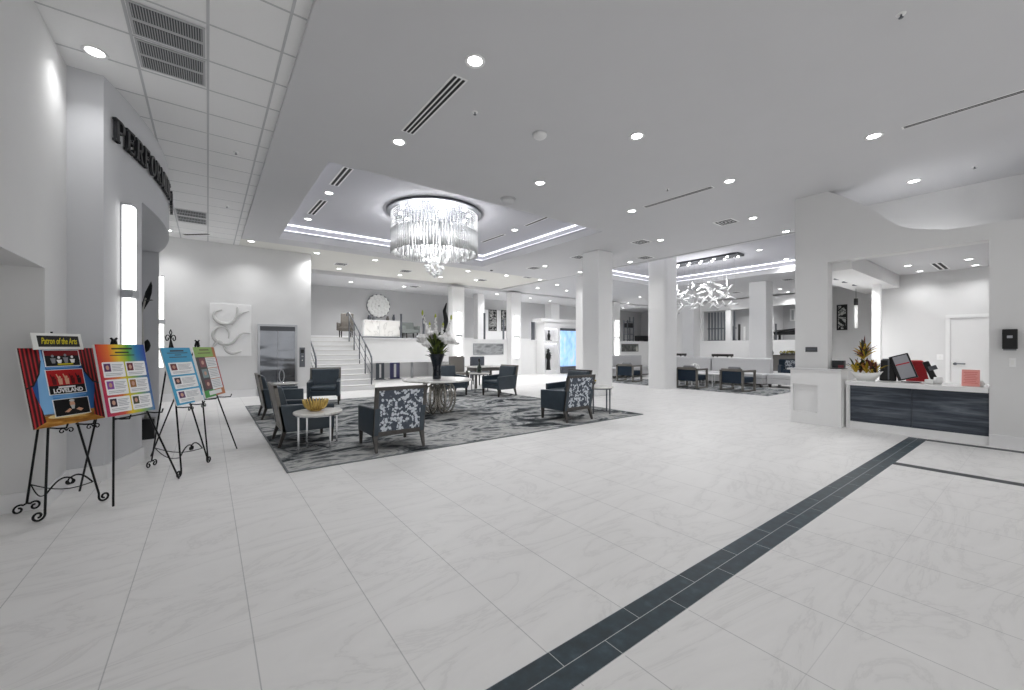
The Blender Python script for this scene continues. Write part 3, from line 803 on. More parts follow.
# round side table with gold bowl
def side_table(label, loc, r, h, legs=4, top=MARBLE, metal=CHROME, low=True, a0=.5):
    t_ = thing('side_table', label, 'side table', loc, 0, 'round side tables')
    MB().lathe([(.001, h - .03), (r - .004, h - .03), (r, h - .024), (r, h - .004), (r - .006, h), (.001, h)], 40).build('table_top', top, t_)
    b = MB(); ring_ = [((r - .03) * math.cos(2 * PI * k / 36), (r - .03) * math.sin(2 * PI * k / 36), h - .042) for k in range(36)]
    b.tube(ring_, .011, 6, True).build('rim', metal, t_, True)
    pts = []
    for k in range(legs):
        a = a0 + 2 * PI * k / legs; x, y = (r - .03) * math.cos(a), (r - .03) * math.sin(a); pts.append((x, y))
        MB().box((x - .011, y - .011, 0), (x + .011, y + .011, h - .04)).build('leg', metal, t_)
    if low:
        b = MB()
        for i in range(legs):
            p, q = pts[i], pts[(i + 2) % legs] if legs == 4 else pts[(i + 1) % legs]
            b.cyl((*p, .05), (*q, .05), .008, n=6)
        b.build('stretcher', metal, t_)
    return t_
side_table('round white side table holding the gold bowl, nearest the viewer', (1.20, 5.99, RZ), .305, .52, a0=.35)
gb = thing('gold_bowl', 'slatted gold bowl on the nearest round side table', 'bowl', (1.17, 6.01, RZ + .52))
MB().lathe([(.001, .004), (.06, .0), (.075, .008), (.062, .02), (.001, .02)], 24).build('foot', GOLD, gb, True)
for k in range(24):
    a = 2 * PI * k / 24; ca, sa = math.cos(a), math.sin(a)
    pts = [(r * ca, r * sa, z) for r, z in ((.055, .012), (.095, .03), (.13, .07), (.15, .12), (.158, .155))]
    MB().tube(pts, [.008, .011, .012, .011, .008], 5).build('slat', GOLD, gb, True)
MB().lathe([(.05, .014), (.09, .027), (.086, .034), (.05, .02)], 24).build('bowl_shell', GOLD, gb, True)
# side table + glass ornament in front of the elevator
side_table('round side table beside the elevator, holding a glass ornament', (1.42, 10.66, RZ), .27, .56, metal=GUN)
g = thing('glass_ornament', 'slender clear glass ornament on the side table before the elevator', 'ornament', (1.36, 10.66, RZ + .56))
MB().lathe([(.001, 0), (.05, 0), (.055, .012), (.018, .03), (.001, .03)], 16).build('base', CHROME, g, True)
pts = [(.05 * math.sin(a) , 0, .16 + .14 * -math.cos(a)) for a in [2 * PI * k / 20 for k in range(20)]]
MB().tube(pts, .012, 6, True).build('loop', STEEL, g, True)
# right end side table with small bowl
side_table('round side table at the right end of the rug, holding a dark bowl', (6.62, 5.72, RZ), .27, .56, metal=GUN, a0=.1)
b_ = thing('small_dark_bowl', 'small dark bowl with yellow flowers on the right end side table', 'bowl', (6.48, 5.86, RZ + .56))
MB().lathe([(.001, 0), (.05, 0), (.10, .05), (.115, .085), (.105, .085), (.09, .05), (.001, .02)], 20).build('bowl', BLACKP, b_, True)
b = MB()
for k in range(26): b.ball((random.uniform(-.08, .08), random.uniform(-.08, .08), .09 + random.random() * .04), .02, 6, 4)
b.build('blossoms', mat('yellow_blossom', '#b9a23a', .7), b_, True)
# table with dark green vase
side_table('round side table holding the dark green vase, behind the grey armchair', (6.80, 10.75, RZ), .32, .58, metal=GUN)
vz = thing('green_glass_vase', 'dark green bottle shaped glass vase on the rear side table', 'vase', (6.76, 10.70, RZ + .58))
MB().lathe([(.001, 0), (.06, 0), (.075, .02), (.085, .10), (.07, .18), (.03, .25), (.02, .33), (.026, .36), (.018, .36), (.012, .3), (.001, .28)], 20).build('body', GREENGL, vz, True)
MB().lathe([(.024, .362), (.034, .40), (.028, .44), (.001, .455)], 14).build('stopper', BLACKP, vz, True)

# centre table: round marble top on a cluster of upright metal rings
ct = thing('center_table', 'large round marble table on looped metal rings, under the chandelier', 'table', (3.85, 7.72, RZ))
MB().lathe([(.001, .685), (.70, .685), (.715, .692), (.715, .712), (.70, .72), (.001, .72)], 64).build('table_top', MARBLE, ct)
MB().lathe([(.001, .668), (.30, .668), (.30, .685), (.001, .685)], 32).build('top_plate', STEEL, ct)
RINGM = mat('champagne_metal', '#aeaaa3', .2, 1.0)
for k in range(7):
    a = 2 * PI * k / 7 + .2; ca, sa = math.cos(a), math.sin(a); b = MB()
    for s_, w_ in ((1.0, .020), (.70, .014)):
        pts = [((.20 + .17 * s_ * math.cos(q)) * ca - 0 * sa, (.20 + .17 * s_ * math.cos(q)) * sa, .345 + .322 * s_ * math.sin(q)) for q in [2 * PI * j / 28 for j in range(28)]]
        b.tube(pts, w_, 6, True)
    b.build('ring', RINGM, ct, True)
# vase of flowers
vs2 = thing('flower_vase', 'tall dark blue flared glass vase on the central marble table', 'vase', (3.82, 7.70, RZ + .72))
BLUEGL = mat('dark_blue_glass', '#06111f', .12, coat=.2)
MB().lathe([(.001, 0), (.085, 0), (.088, .02), (.082, .16), (.085, .24), (.11, .36), (.155, .50), (.165, .52), (.155, .52), (.10, .37), (.07, .24), (.001, .2)], 28).build('vase_body', BLUEGL, vs2, True)
fl_ = thing('flower_arrangement', 'tall arrangement of white blooms and green leaves in the blue vase', 'flowers', (3.82, 7.70, RZ + .72))
LEAFM = mat('dark_green_leaf', '#2f3d1c', .5, var=.4, scale=15)
LEAFY = mat('olive_leaf', '#5b6a2a', .5, var=.3, scale=15)
PETAL = mat('white_petal', '#f3f2f1', .6)
TIPM = mat('lime_bud', '#b4bb4c', .6)
# camera-facing direction is (-S_, -C_); spread sideways along (C_, -S_)
def ar(side, up, fwd=0.0): return (side * C_ - fwd * S_, -side * S_ - fwd * C_, up)
b = MB()
for k in range(190):
    a = random.random() * 2 * PI; rr = random.uniform(.04, .25); z = random.uniform(.52, .88)
    p = (rr * .35 * math.cos(a), rr * .35 * math.sin(a), z - .12); q = (rr * math.cos(a) * 1.1, rr * math.sin(a) * 1.1, z + random.uniform(-.04, .16))
    b.cur = k % 2; b.leaf(p, q, random.uniform(.016, .030), (0, 0, .03))
b.build('foliage', [LEAFM, LEAFY], fl_)['kind'] = 'stuff'
def bloom(c, r):
    b = MB(); c = Vector(c)
    for ringn, (n_, tilt, rad, pr) in enumerate(((7, .05, .68, .42), (6, .6, .55, .40), (5, -.6, .5, .36), (3, 1.2, .35, .36))):
        for k in range(n_):
            a = 2 * PI * k / n_ + ringn * .4
            d = Vector((math.cos(a) * math.cos(tilt), math.sin(a) * math.cos(tilt), math.sin(tilt)))
            b.ball(c + d * r * rad, r * pr, 7, 5, (1, 1, .8))
    return b
for sd, up, fw, r in ((-.29, .86, .05, .12), (-.20, .72, .1, .09), (.24, .80, .08, .13), (.33, .77, .0, .09), (.14, .86, .12, .09), (-.12, .95, .05, .08), (.42, .74, -.06, .06), (.2, .93, -.1, .08), (-.35, .80, -.05, .08)):
    bloom(ar(sd, up, fw), r).build('bloom', PETAL, fl_, True)
for sd, up, fw in ((-.30, 1.36, 0), (-.02, 1.28, .05), (.30, 1.26, 0), (.14, 1.10, .06), (-.16, 1.12, -.05)):
    b = MB(); base = Vector(ar(sd * .25, .55, fw * .2)); tip = Vector(ar(sd, up, fw))
    b.tube([base, (base + tip) / 2 + Vector((0, 0, .05)), tip], [.008, .007, .004], 5)
    sp = b.build('flower_spike', LEAFY, fl_, True)
    b = MB()
    for k in range(26):
        f = .45 + .55 * k / 25; p = base + (tip - base) * f
        rr = .045 * (1.25 - f); b.ball(p + Vector((random.uniform(-rr, rr), random.uniform(-rr, rr), random.uniform(-.01, .02))), .044 * (1.3 - f), 6, 5)
    b.build('spike_florets', PETAL, sp, True)
    MB().ball(tip + Vector((0, 0, .02)), .024, 6, 5, (1, 1, 2.4)).build('bud_tip', TIPM, sp, True)

# desk area behind the green vase: white table with grey chairs
ds = thing('white_work_table', 'white topped rectangular table behind the grey armchair by the wall', 'table', (7.7, 11.9, 0))
MB().box((-.55, -.35, .70), (.55, .35, .74)).build('table_top', MARBLE, ds, bevel=.004)
MB().box((-.50, -.30, .58), (.50, .30, .70)).build('apron', WOODD, ds)
for sx in (-1, 1):
    for sy in (-1, 1): MB().box((sx * .50 - .03, sy * .30 - .03, 0), (sx * .50 + .03, sy * .30 + .03, .58)).build('leg', WOODD, ds)
dc = thing('high_back_chair', 'grey high backed chair behind the white table', 'chair', (8.15, 12.75, 0), PI)
MB().box((-.28, -.25, .40), (.28, .28, .50)).build('seat', LEATHG, dc, bevel=.02)
MB().box((-.28, -.32, .45), (.28, -.22, 1.04)).build('backrest', LEATHG, dc, bevel=.025)
for sx in (-1, 1):
    for sy in (-1, 1): sq(MB(), sx * .23, sy * .22, .016, .022, 0, .40).build('leg', WOODB, dc)
tc_ = thing('taupe_chair', 'taupe high backed chair just left of the green vase', 'chair', (7.35, 12.95, 0), PI)
MB().box((-.30, -.25, .40), (.30, .28, .48)).build('seat', WOODG, tc_, bevel=.02)
MB().box((-.30, -.32, .45), (.30, -.24, 1.06)).build('backrest', mat('taupe_fabric', '#85817c', .8), tc_, bevel=.025)
for sx in (-1, 1):
    for sy in (-1, 1): sq(MB(), sx * .23, sy * .22, .016, .022, 0, .40).build('leg', WOODB, tc_)
# ================================================================= FAR LOUNGE
b = MB(); b.box((12.75, 4.85, .001), (15.2, 11.5, .010))
tag(b.build('lounge_rug', RUG2), 'grey mottled rug under the far lounge chairs', 'rug')
def frame_chair(label, loc, rz):
    t_ = thing('frame_armchair', label, 'armchair', loc, rz, 'wood framed armchairs in the far lounge')
    for sx in (-1, 1):
        b = MB(); x0, x1 = sx * .33, sx * .385
        b.box((x0, -.36, 0), (x1, -.29, .66)); b.box((x0, .29, 0), (x1, .36, .66)); b.box((x0, -.36, .60), (x1, .36, .66)); b.box((x0, -.36, 0), (x1, .36, .035))
        b.build('side_frame', WOODG, t_, bevel=.004)
    MB().box((-.33, -.36, .62), (.33, -.30, .70)).build('top_rail', WOODG, t_, bevel=.004)
    MB().box((-.325, -.26, .26), (.325, .34, .44)).build('seat_cushion', NAVY, t_, bevel=.03, seg=3)
    MB().hexa([(-.325, -.33, .24), (.325, -.33, .24), (.325, -.22, .24), (-.325, -.22, .24)], [(-.325, -.335, .62), (.325, -.335, .62), (.325, -.26, .62), (-.325, -.26, .62)]).build('back_cushion', NAVY, t_, bevel=.02)
    MB().box((-.20, -.24, .44), (.20, -.12, .76)).build('pillow', mat('grey_pillow', '#8c8d90', .9), t_, bevel=.05, seg=3)
    return t_
frame_chair('wood framed navy armchair right of the near square column', (13.75, 10.35, .01), -PI / 2 + .1)
frame_chair('wood framed navy armchair just right of the rounded column', (13.35, 7.45, .01), -PI / 2)
frame_chair('wood framed navy armchair in front of the white sofa, rightmost of three', (13.60, 6.05, .01), -PI / 2 - .12)
def bench(label, loc, rz, L, ext=0.0, two=True):
    """long bench sofa with one high back along its length (local x)"""
    t_ = thing('bench_sofa', label, 'sofa', loc, rz, 'white bench sofas in the far lounge')
    MB().box((-L / 2, -.14, .30), (L / 2, .14, 1.0)).build('backrest', SOFAF, t_, bevel=.05, seg=3)
    MB().box((-L / 2 - ext, -.82, .30), (L / 2, -.14, .47)).build('seat_cushion', SOFAF, t_, bevel=.04, seg=3)
    MB().box((-L / 2 - ext, -.80, .12), (L / 2, .12, .30)).build('seat_base', SOFAF, t_, bevel=.015)
    MB().box((-L / 2 - ext + .06, -.74, .07), (L / 2 - .06, .08, .12)).build('plinth', WOODB, t_)
    for x in (-L / 2 - ext + .08, L / 2 - .08):
        for y in (-.70, .04): MB().box((x - .04, y - .04, 0), (x + .04, y + .04, .07)).build('leg', WOODB, t_)
    return t_
bench('white bench sofa in the far lounge, right section ending by the wing wall', (16.05, 7.02, 0), -PI / 2, 2.1, 0)
bench('white bench sofa in the far lounge, middle section behind the coffee table', (16.05, 9.2, 0), -PI / 2, 2.15)
bench('white bench sofa along the rear of the lounge, left of the rounded column', (15.6, 12.4, 0), 0, 3.4)
ot = thing('sofa_ottoman', 'low white seat block past the right end of the white sofa', 'ottoman', (16.0, 5.52, 0))
MB().box((-.5, -.42, .12), (.5, .42, .30)).build('base', SOFAF, ot, bevel=.015)
MB().box((-.5, -.42, .30), (.5, .42, .47)).build('cushion', SOFAF, ot, bevel=.04, seg=3)
for sx in (-1, 1):
    for sy in (-1, 1): MB().box((sx * .42 - .04, sy * .34 - .04, 0), (sx * .42 + .04, sy * .34 + .04, .12)).build('leg', WOODB, ot)
cf = thing('coffee_table', 'low white slatted coffee table before the white sofa', 'coffee table', (14.45, 7.75, .01))
MB().box((-.38, -.7, .40), (.38, .7, .45)).build('table_top', WHITE, cf, bevel=.006)
for sx in (-1, 1):
    for k in range(6):
        y = -.62 + 1.24 * k / 5; MB().box((sx * .33 - .015, y - .015, 0), (sx * .33 + .015, y + .015, .40)).build('leg', WHITE, cf)
sc = thing('table_sculpture', 'white looped sculpture on the low coffee table', 'sculpture', (14.45, 7.95, .462))
b = MB()
for k in range(3):
    a = k * 1.05; pts = [(.16 * math.cos(q) * math.cos(a), .16 * math.cos(q) * math.sin(a), .17 + .15 * math.sin(q)) for q in [2 * PI * j / 20 for j in range(20)]]
    b.tube(pts, .018, 6, True)
b.build('loops', CERAM, sc, True); MB().lathe([(.001, 0), (.07, 0), (.06, .02), (.001, .02)], 14).build('base', CERAM, sc)
# navy armchair, console with yellow flowers behind it
ac = thing('navy_armchair', 'navy armchair with a patterned pillow at the far right of the lounge', 'armchair', (19.6, 6.55, 0), PI / 2 + .5)
MB().box((-.36, -.34, .20), (.36, .36, .46)).build('seat', NAVY, ac, bevel=.04, seg=3)
MB().box((-.40, -.42, .20), (.40, -.28, .88)).build('backrest', NAVY, ac, bevel=.04, seg=3)
for sx in (-1, 1):
    MB().box((sx * .34, -.36, .20), (sx * .44, .36, .64)).build('arm', NAVY, ac, bevel=.03)
    for sy in (-1, 1): MB().box((sx * .36 - .02, sy * .3 - .02, 0), (sx * .36 + .02, sy * .3 + .02, .20)).build('leg', WOODB, ac)
MB().box((-.20, -.27, .47), (.20, -.14, .83)).build('pillow', BLOSSOM, ac, bevel=.05, seg=3)
cs = thing('lounge_console', 'grey wooden console table behind the navy armchair', 'console table', (20.9, 7.05, 0), PI / 2)
MB().box((-.9, -.2, .98), (.9, .2, 1.04)).build('table_top', WOODG, cs)
MB().box((-.85, -.18, .30), (.85, .18, .98)).build('cabinet_body', mat('console_grey', '#8b8884', .6), cs)
for sx in (-1, 1): MB().box((sx * .8 - .05, -.15, 0), (sx * .8 + .05, .15, .30)).build('leg', WOODG, cs)
yf = thing('yellow_flower_box', 'low planter of yellow flowers on the lounge console', 'flowers', (20.85, 6.98, 1.04))
MB().box((-.12, -.40, 0), (.12, .40, .08)).build('planter', WOODD, yf)
b = MB()
for k in range(70): b.ball((random.uniform(-.12, .12), random.uniform(-.42, .42), .10 + random.random() * .08), .03, 6, 4)
b.build('blossoms', mat('olive_yellow_blossom', '#a39a4a', .7), yf, True)['kind'] = 'stuff'
tv = thing('dark_table_vase', 'small dark vase on the left end of the lounge console', 'vase', (20.75, 7.75, 1.04))
MB().lathe([(.001, 0), (.07, 0), (.10, .10), (.05, .22), (.06, .26), (.045, .26), (.001, .1)], 16).build('body', BLACKP, tv, True)
for i, (yy, lab) in enumerate(((10.55, 'left of two low dark stools behind the white sofa back'), (8.45, 'right of two low dark stools behind the white sofa back'))):
    q = thing('bar_stool', lab, 'stool', (17.6, yy, 0), 0, 'dark stools behind the white sofa')
    MB().box((-.22, -.36, 1.0), (.22, .36, 1.10)).build('seat', WOODB, q, bevel=.01)
    for sx in (-1, 1):
        for sy in (-1, 1): MB().box((sx * .18 - .02, sy * .3 - .02, 0), (sx * .18 + .02, sy * .3 + .02, 1.0)).build('leg', WOODB, q)
# ================================================================= EASELS AND POSTERS
def spiral(c, e1, e2, r0, turns, a0, n=18):
    c, e1, e2 = Vector(c), Vector(e1), Vector(e2); out = []
    for i in range(n + 1):
        f = i / n; a = a0 + turns * 2 * PI * f; r = r0 * (1 - .72 * f)
        out.append(c + e1 * (r * math.cos(a)) + e2 * (r * math.sin(a)))
    return out
UP = Vector((0, 0, 1))
def easel(label, A, B, Rr, apex, zrest, board_n, ornate=True, fleur=True):
    """A,B: front feet, Rr: rear foot, apex: joint. world coordinates"""
    A, B, Rr, apex = Vector((*A, 0)), Vector((*B, 0)), Vector((*Rr, 0)), Vector(apex)
    o = (A + B + Rr) / 3; o.z = 0
    t_ = thing('display_easel', label, 'easel', o, 0, 'black metal display easels')
    A -= o; B -= o; Rr -= o; apex = apex - o
    side = (B - A).normalized(); nrm = Vector((*board_n, 0)); r = .0085
    for foot, sg in ((A, -1), (B, 1)):
        b = MB(); f0 = foot + UP * .085
        if ornate:
            c = foot + UP * .042 + side * (sg * .03) + nrm * 0
            sp = spiral(foot + UP * .048 + side * (sg * .042), side * -sg, UP * -1, .042, 1.25, 0, 22)
            pts = [apex, apex + (f0 - apex) * .5, f0] + sp
            b.tube(pts, r, 7)
        else:
            b.tube([apex, apex + (foot + UP * .01 - apex) * .5, foot + UP * .01], r, 7)
        b.build('leg', BLACKIRON, t_, True)
    b = MB(); f0 = Rr + UP * (.085 if ornate else .01)
    b.tube([apex, apex + (f0 - apex) * .5, f0], r, 7)
    lg = b.build('leg', BLACKIRON, t_, True)
    if ornate:
        b = MB()
        for sg in (-1, 1):
            b.tube([f0] + spiral(Rr + UP * .047 + side * (sg * .05), side * -sg, UP, .04, 1.15, PI * .25, 20), r * .9, 6)
        b.build('scroll_foot', BLACKIRON, t_, True)
    def on(foot, z): return foot + (apex - foot) * (z / apex.z)
    # scroll stretcher between the front legs, bowed rods to the rear leg
    b = MB(); a_, b_ = on(A, .20), on(B, .20); m = (a_ + b_) / 2; L = (b_ - a_).length
    if ornate:
        for p, sg in ((a_, 1), (b_, -1)):
            pts = [p + side * (sg * L * .46 * k / 10) + UP * (.10 * math.sin(PI * .62 * k / 10)) for k in range(11)]
            e = pts[-1] - UP * .035
            b.tube(pts + spiral(e, side * sg * 0 + UP, side * sg, .035, .95, 0, 14), r * .8, 6)
        q = on(Rr, .24)
        for p in (a_, b_):
            b.tube([q + (p - q) * (k / 8) - UP * (.05 * math.sin(PI * k / 8)) for k in range(9)], r * .55, 5)
    else:
        a_, b_ = on(A, zrest - .03), on(B, zrest - .03)
        b.tube([a_, b_], r * .8, 6)
    b.build('stretcher', BLACKIRON, t_, True)
    # hooks which carry the board
    for foot in (A, B):
        p = on(foot, zrest - .02); b = MB()
        reach = .15
        b.tube([p, p + nrm * reach * .5 - UP * .005, p + nrm * reach, p + nrm * (reach + .012) + UP * .035], r * .8, 6)
        if ornate:
            for sg in (-1, 1):
                b.tube([p + nrm * reach - UP * .01] + spiral(p + nrm * reach - UP * .022 + side * (sg * .028), side * -sg, UP, .024, 1.1, 0, 14), r * .55, 5)
        b.build('hook', BLACKIRON, t_, True)
    b = MB()
    if ornate:
        b.tube([apex, apex + UP * .06], r, 6)
        for sg in ((-1, 1) if fleur else ()):
            b.tube([apex + UP * .0] + spiral(apex + UP * .02 + side * (sg * .055), side * -sg, UP, .045, 1.1, 0, 16), r * .7, 6)
            b.tube([apex + UP * .05, apex + UP * .085 + side * (sg * .022), apex + UP * .12], r * .6, 5)
    else:
        for sg in (-1, 1):
            b.tube([apex - UP * .05 + side * (sg * .03), apex + UP * .01 + side * (sg * .012), apex + UP * .025 + side * (sg * .03)], r * 1.25, 6)
        b.ball(apex, .018, 8, 6)
    b.build('finial', BLACKIRON, t_, True)
    return t_
def P(name, h): return mat('print_' + name, h, .45, spec=.35)
FOAM = mat('foam_board', '#e9e9e6', .7)
class Board:
    def __init__(s, name, label, BL, BR, z, h, n, lean, thick=.014, cat='poster'):
        BL, BR = Vector((*BL, z)), Vector((*BR, z)); s.w = (BR - BL).length; s.h = h
        ex = (BR - BL).normalized(); top = Vector((-n[0] * lean, -n[1] * lean, math.sqrt(max(.01, h * h - lean * lean))))
        ey = top.normalized(); ez = ex.cross(ey).normalized()
        s.o = thing(name, label, cat, BL)
        M = Matrix((ex, ey, ez)).transposed().to_4x4(); M.translation = BL
        s.o.matrix_world = M; s.t = thick
        MB().box((0, 0, 0), (s.w, h, thick)).build('board', FOAM, s.o)
    def rect(s, name, m, u0, v0, u1, v1, lift=1):           # u from left, v from top, 0..1
        z = s.t + .0007 * lift
        return MB().box((u0 * s.w, (1 - v1) * s.h, s.t - .0005), (u1 * s.w, (1 - v0) * s.h, z)).build(name, m, s.o)
    def poly(s, name, m, pts, lift=1):
        z = s.t + .0007 * lift
        p = [(u * s.w, (1 - v) * s.h) for u, v in pts]
        if sum(p[i][0] * p[(i + 1) % len(p)][1] - p[(i + 1) % len(p)][0] * p[i][1] for i in range(len(p))) < 0: p.reverse()
        return MB().prism(p, s.t - .0005, z).build(name, m, s.o)
    def multi(s, name, m, polys, lift=1):
        b = MB(); z = s.t + .0007 * lift
        for pts in polys:
            p = [(u * s.w, (1 - v) * s.h) for u, v in pts]
            if sum(p[i][0] * p[(i + 1) % len(p)][1] - p[(i + 1) % len(p)][0] * p[i][1] for i in range(len(p))) < 0: p.reverse()
            b.prism(p, s.t - .0005, z)
        return b.build(name, m, s.o)
    def text(s, name, txt, m, u, v, size, width, lift=2, bold=0, shear=0):
        return text_mesh(name, txt, size, m, s.o, (u * s.w, (1 - v) * s.h, s.t + .0007 * lift), 0.0003, bold=bold, shear=shear, width=width * s.w)
def el(u, v, ru, rv, n=14): return [(u + ru * math.cos(2 * PI * k / n), v + rv * math.sin(2 * PI * k / n)) for k in range(n)]
def bar(u0, v0, u1, v1): return [(u0, v0), (u1, v0), (u1, v1), (u0, v1)]
def round_bar(u0, v0, u1, v1, ru, rv):
    out = []
    for cu, cv, a0 in ((u1 - ru, v1 - rv, 0), (u0 + ru, v1 - rv, 90), (u0 + ru, v0 + rv, 180), (u1 - ru, v0 + rv, 270)):
        for k in range(5):
            a = math.radians(a0 + 22.5 * k); out.append((cu + ru * math.cos(a), cv + rv * math.sin(a)))
    return out

# ---- easel 1: theatre stage poster with a header card
easel('ornate black easel at the far left holding the stage curtain poster', (-1.054, 4.889), (-.783, 5.133), (-1.22, 5.18), (-1.06, 5.09, 1.47), .75, (.8, -.6), True, False)
hd = Board('header_card', 'white card lettered Patron of the Arts above the stage poster', (-1.112, 4.855), (-.886, 5.155), 1.378, .138, (.8, -.6), .03, .008, 'sign')
hd.rect('black_panel', P('black', '#0d0d0e'), .10, .16, .93, .84)
hd.text('lettering', "Patron of the Arts", P('gold', '#d8c81c'), .515, .50, .075, .72, 3, bold=.0008, shear=.35)
p1 = Board('stage_poster', 'theatre stage poster with red curtains and three show pictures', (-1.098, 4.767), (-.757, 5.22), .75, .65, (.8, -.6), .128)
t = NT('print_stage_blue', .45, .35)
tc = t.coord(); sx = t.n('ShaderNodeSeparateXYZ'); t.l(tc, sx.inputs[0])
dx = t.math('MULTIPLY', t.math('SUBTRACT', sx.outputs[0], .29), 2.6); dy = t.math('MULTIPLY', t.math('SUBTRACT', sx.outputs[1], .26), 1.6)
rr = t.math('SQRT', t.math('ADD', t.math('MULTIPLY', dx, dx), t.math('MULTIPLY', dy, dy)))
t.base(t.ramp(rr, [(0, hexc('#7fb6e2')), (.3, hexc('#3f86c8')), (.55, hexc('#1a559c')), (.8, hexc('#0c2750'))]))
p1.rect('backdrop', t.m, .0, .0, 1, .86)
p1.poly('light_beam', P('beam', '#7fb4e2'), [(.20, .0), (.27, .0), (.32, .86), (.12, .86)], 2)
t = NT('print_stage_floor', .45, .35)
t.base(t.ramp(t.noise(t.mapped(t.coord(), (3, 14, 1)), 2, 4), [(.3, hexc('#6a3d10')), (.5, hexc('#b3792a')), (.7, hexc('#e0b45c'))]))
p1.rect('stage_floor', t.m, 0, .84, 1, 1.0, 2)
p1.poly('stage_glow', P('pale_gold', '#e6cf93'), el(.5, .88, .30, .035, 20), 3)
t = NT('print_curtain_red', .5, .3)
w_ = t.n('ShaderNodeTexWave', wave_type='BANDS', bands_direction='X'); t.l(t.mapped(t.coord(), (1, .12, 1)), w_.inputs['Vector']); w_.inputs['Scale'].default_value = 11; w_.inputs['Distortion'].default_value = 1.5
t.base(t.ramp(w_.outputs['Fac'], [(.0, hexc('#1c0304')), (.5, hexc('#5c0c10')), (.85, hexc('#a3191e')), (1, hexc('#c23036'))]))
CURT = t.m
def mir(pts): return [(1 - u, v) for u, v in pts]
cl = [(0, 0), (.25, 0), (.24, .16), (.19, .32), (.10, .46), (0, .50)]
cl2 = [(0, .50), (.08, .48), (.10, .60), (.15, .78), (.17, .93), (0, 1.0)]
for c_ in (cl, cl2, mir(cl), mir(cl2)): p1.poly('curtain', CURT, c_, 4)
for c_ in ([(.232, .16), (.245, .16), (.20, .33), (.105, .475), (0, .515), (0, .495), (.098, .455), (.185, .32)],): 
    p1.poly('curtain_hem', P('hem', '#190304'), c_, 5); p1.poly('curtain_hem', P('hem', '#190304'), mir(c_), 5)
RED = P('show_red', '#b3161b'); BLK = P('black', '#0d0d0e'); WHT = P('white', '#f2f2f2'); SKN = P('skin', '#d9a78a'); GRY = P('grey', '#8a8c92')
def picture(b, u0, v0, u1, v1, bgm, name='picture'):
    b.rect('picture_border', WHT, u0 - .012, v0 - .008, u1 + .012, v1 + .008, 5); return b.rect(name, bgm, u0, v0, u1, v1, 6)
picture(p1, .30, .035, .76, .235, BLK)
p1.poly('picture_red', P('show_deep_red', '#7d1116'), bar(.30, .035, .76, .10), 7)
for k, u in enumerate((.40, .48, .57, .66)):
    dv = (.0, .02, -.01, .015)[k]
    p1.multi('performer', WHT if k % 2 else GRY, [el(u, .105 + dv, .018, .018), [(u - .035, .135 + dv), (u + .035, .135 + dv), (u + .02, .20), (u - .02, .20)]], 8)
p1.multi('caption', P('gold', '#d8c81c'), [bar(.45, .205, .66, .222)], 8)
picture(p1, .28, .29, .77, .60, BLK)
p1.poly('picture_red', RED, bar(.28, .29, .77, .49), 7)
for k, u in enumerate((.36, .44, .53, .61, .70)):
    p1.multi('performer', (P('dark_red', '#5c0a0e'), SKN, SKN, P('dark_red', '#5c0a0e'), BLK)[k], [el(u, .385, .016, .018), [(u - .03, .41), (u + .03, .40), (u + .025, .48), (u - .022, .48)], [(u - .02, .42), (u - .045, .345), (u - .033, .34), (u - .005, .41)]], 8)
p1.multi('small_caption', WHT, [bar(.40, .505, .63, .525)], 8)
p1.text('lettering', 'LOVELAND', WHT, .525, .562, .05, .40, 9, bold=.0018)
picture(p1, .30, .675, .77, .885, BLK)
p1.multi('performer_hands', SKN, [[(.42, .84), (.49, .80), (.52, .815), (.47, .85)], [(.58, .82), (.62, .80), (.68, .825), (.64, .85)]], 9)
p1.poly('performer_face', SKN, el(.54, .745, .035, .045), 8)
p1.multi('performer_beard', P('pale_grey', '#c9c9c6'), [[(.51, .76), (.57, .76), (.555, .81), (.525, .81)], el(.54, .70, .036, .016)], 9)
p1.poly('caption', P('light_blue', '#6fa9df'), bar(.30, .25, .74, .262), 6); p1.poly('caption', P('light_blue', '#6fa9df'), bar(.28, .625, .76, .64), 6)

# ---- easel 2: rainbow poster
easel('plain black easel holding the rainbow poster, second from the left', (-.66, 4.91), (-.245, 5.54), (-.99, 5.63), (-.69, 5.167, 1.455), .78, (.772, -.636), False)
p2 = Board('rainbow_poster', 'rainbow coloured poster with six white program cards', (-.707, 4.894), (-.425, 5.236), .79, .64, (.772, -.636), .12, .022)
t = NT('print_rainbow', .45, .35)
sx = t.n('ShaderNodeSeparateXYZ'); t.l(t.coord(), sx.inputs[0])
top_ = t.ramp(t.math('DIVIDE', sx.outputs[0], .443), [(0, hexc('#c41f24')), (.22, hexc('#e8742a')), (.42, hexc('#e6cf2c')), (.62, hexc('#5fae3c')), (.8, hexc('#2f7fb8')), (1, hexc('#2a3f9a'))])
bot_ = t.ramp(t.math('DIVIDE', sx.outputs[0], .443), [(0, hexc('#b0225a')), (.35, hexc('#cf4f3a')), (.5, hexc('#e8c92e')), (.7, hexc('#9bbd49')), (1, hexc('#4f77b4'))])
t.base(t.mix(t.math('MULTIPLY', t.math('SUBTRACT', sx.outputs[1], .1), 2.2), bot_, top_))
p2.rect('printed_sheet', t.m, .0, .0, 1, 1)
p2.multi('title_lines', P('ink', '#2c2c2c'), [bar(.30, .05, .72, .072), bar(.36, .105, .64, .125), bar(.25, .15, .75, .162)], 3)
INKL = P('grey_ink', '#a9abb0')
PH = [P('photo_a', '#5a2f5f'), P('photo_b', '#6b2630'), P('photo_c', '#8b4fa0'), P('photo_d', '#9a6a3a'), P('photo_e', '#3a2230'), P('photo_f', '#4b4a33')]
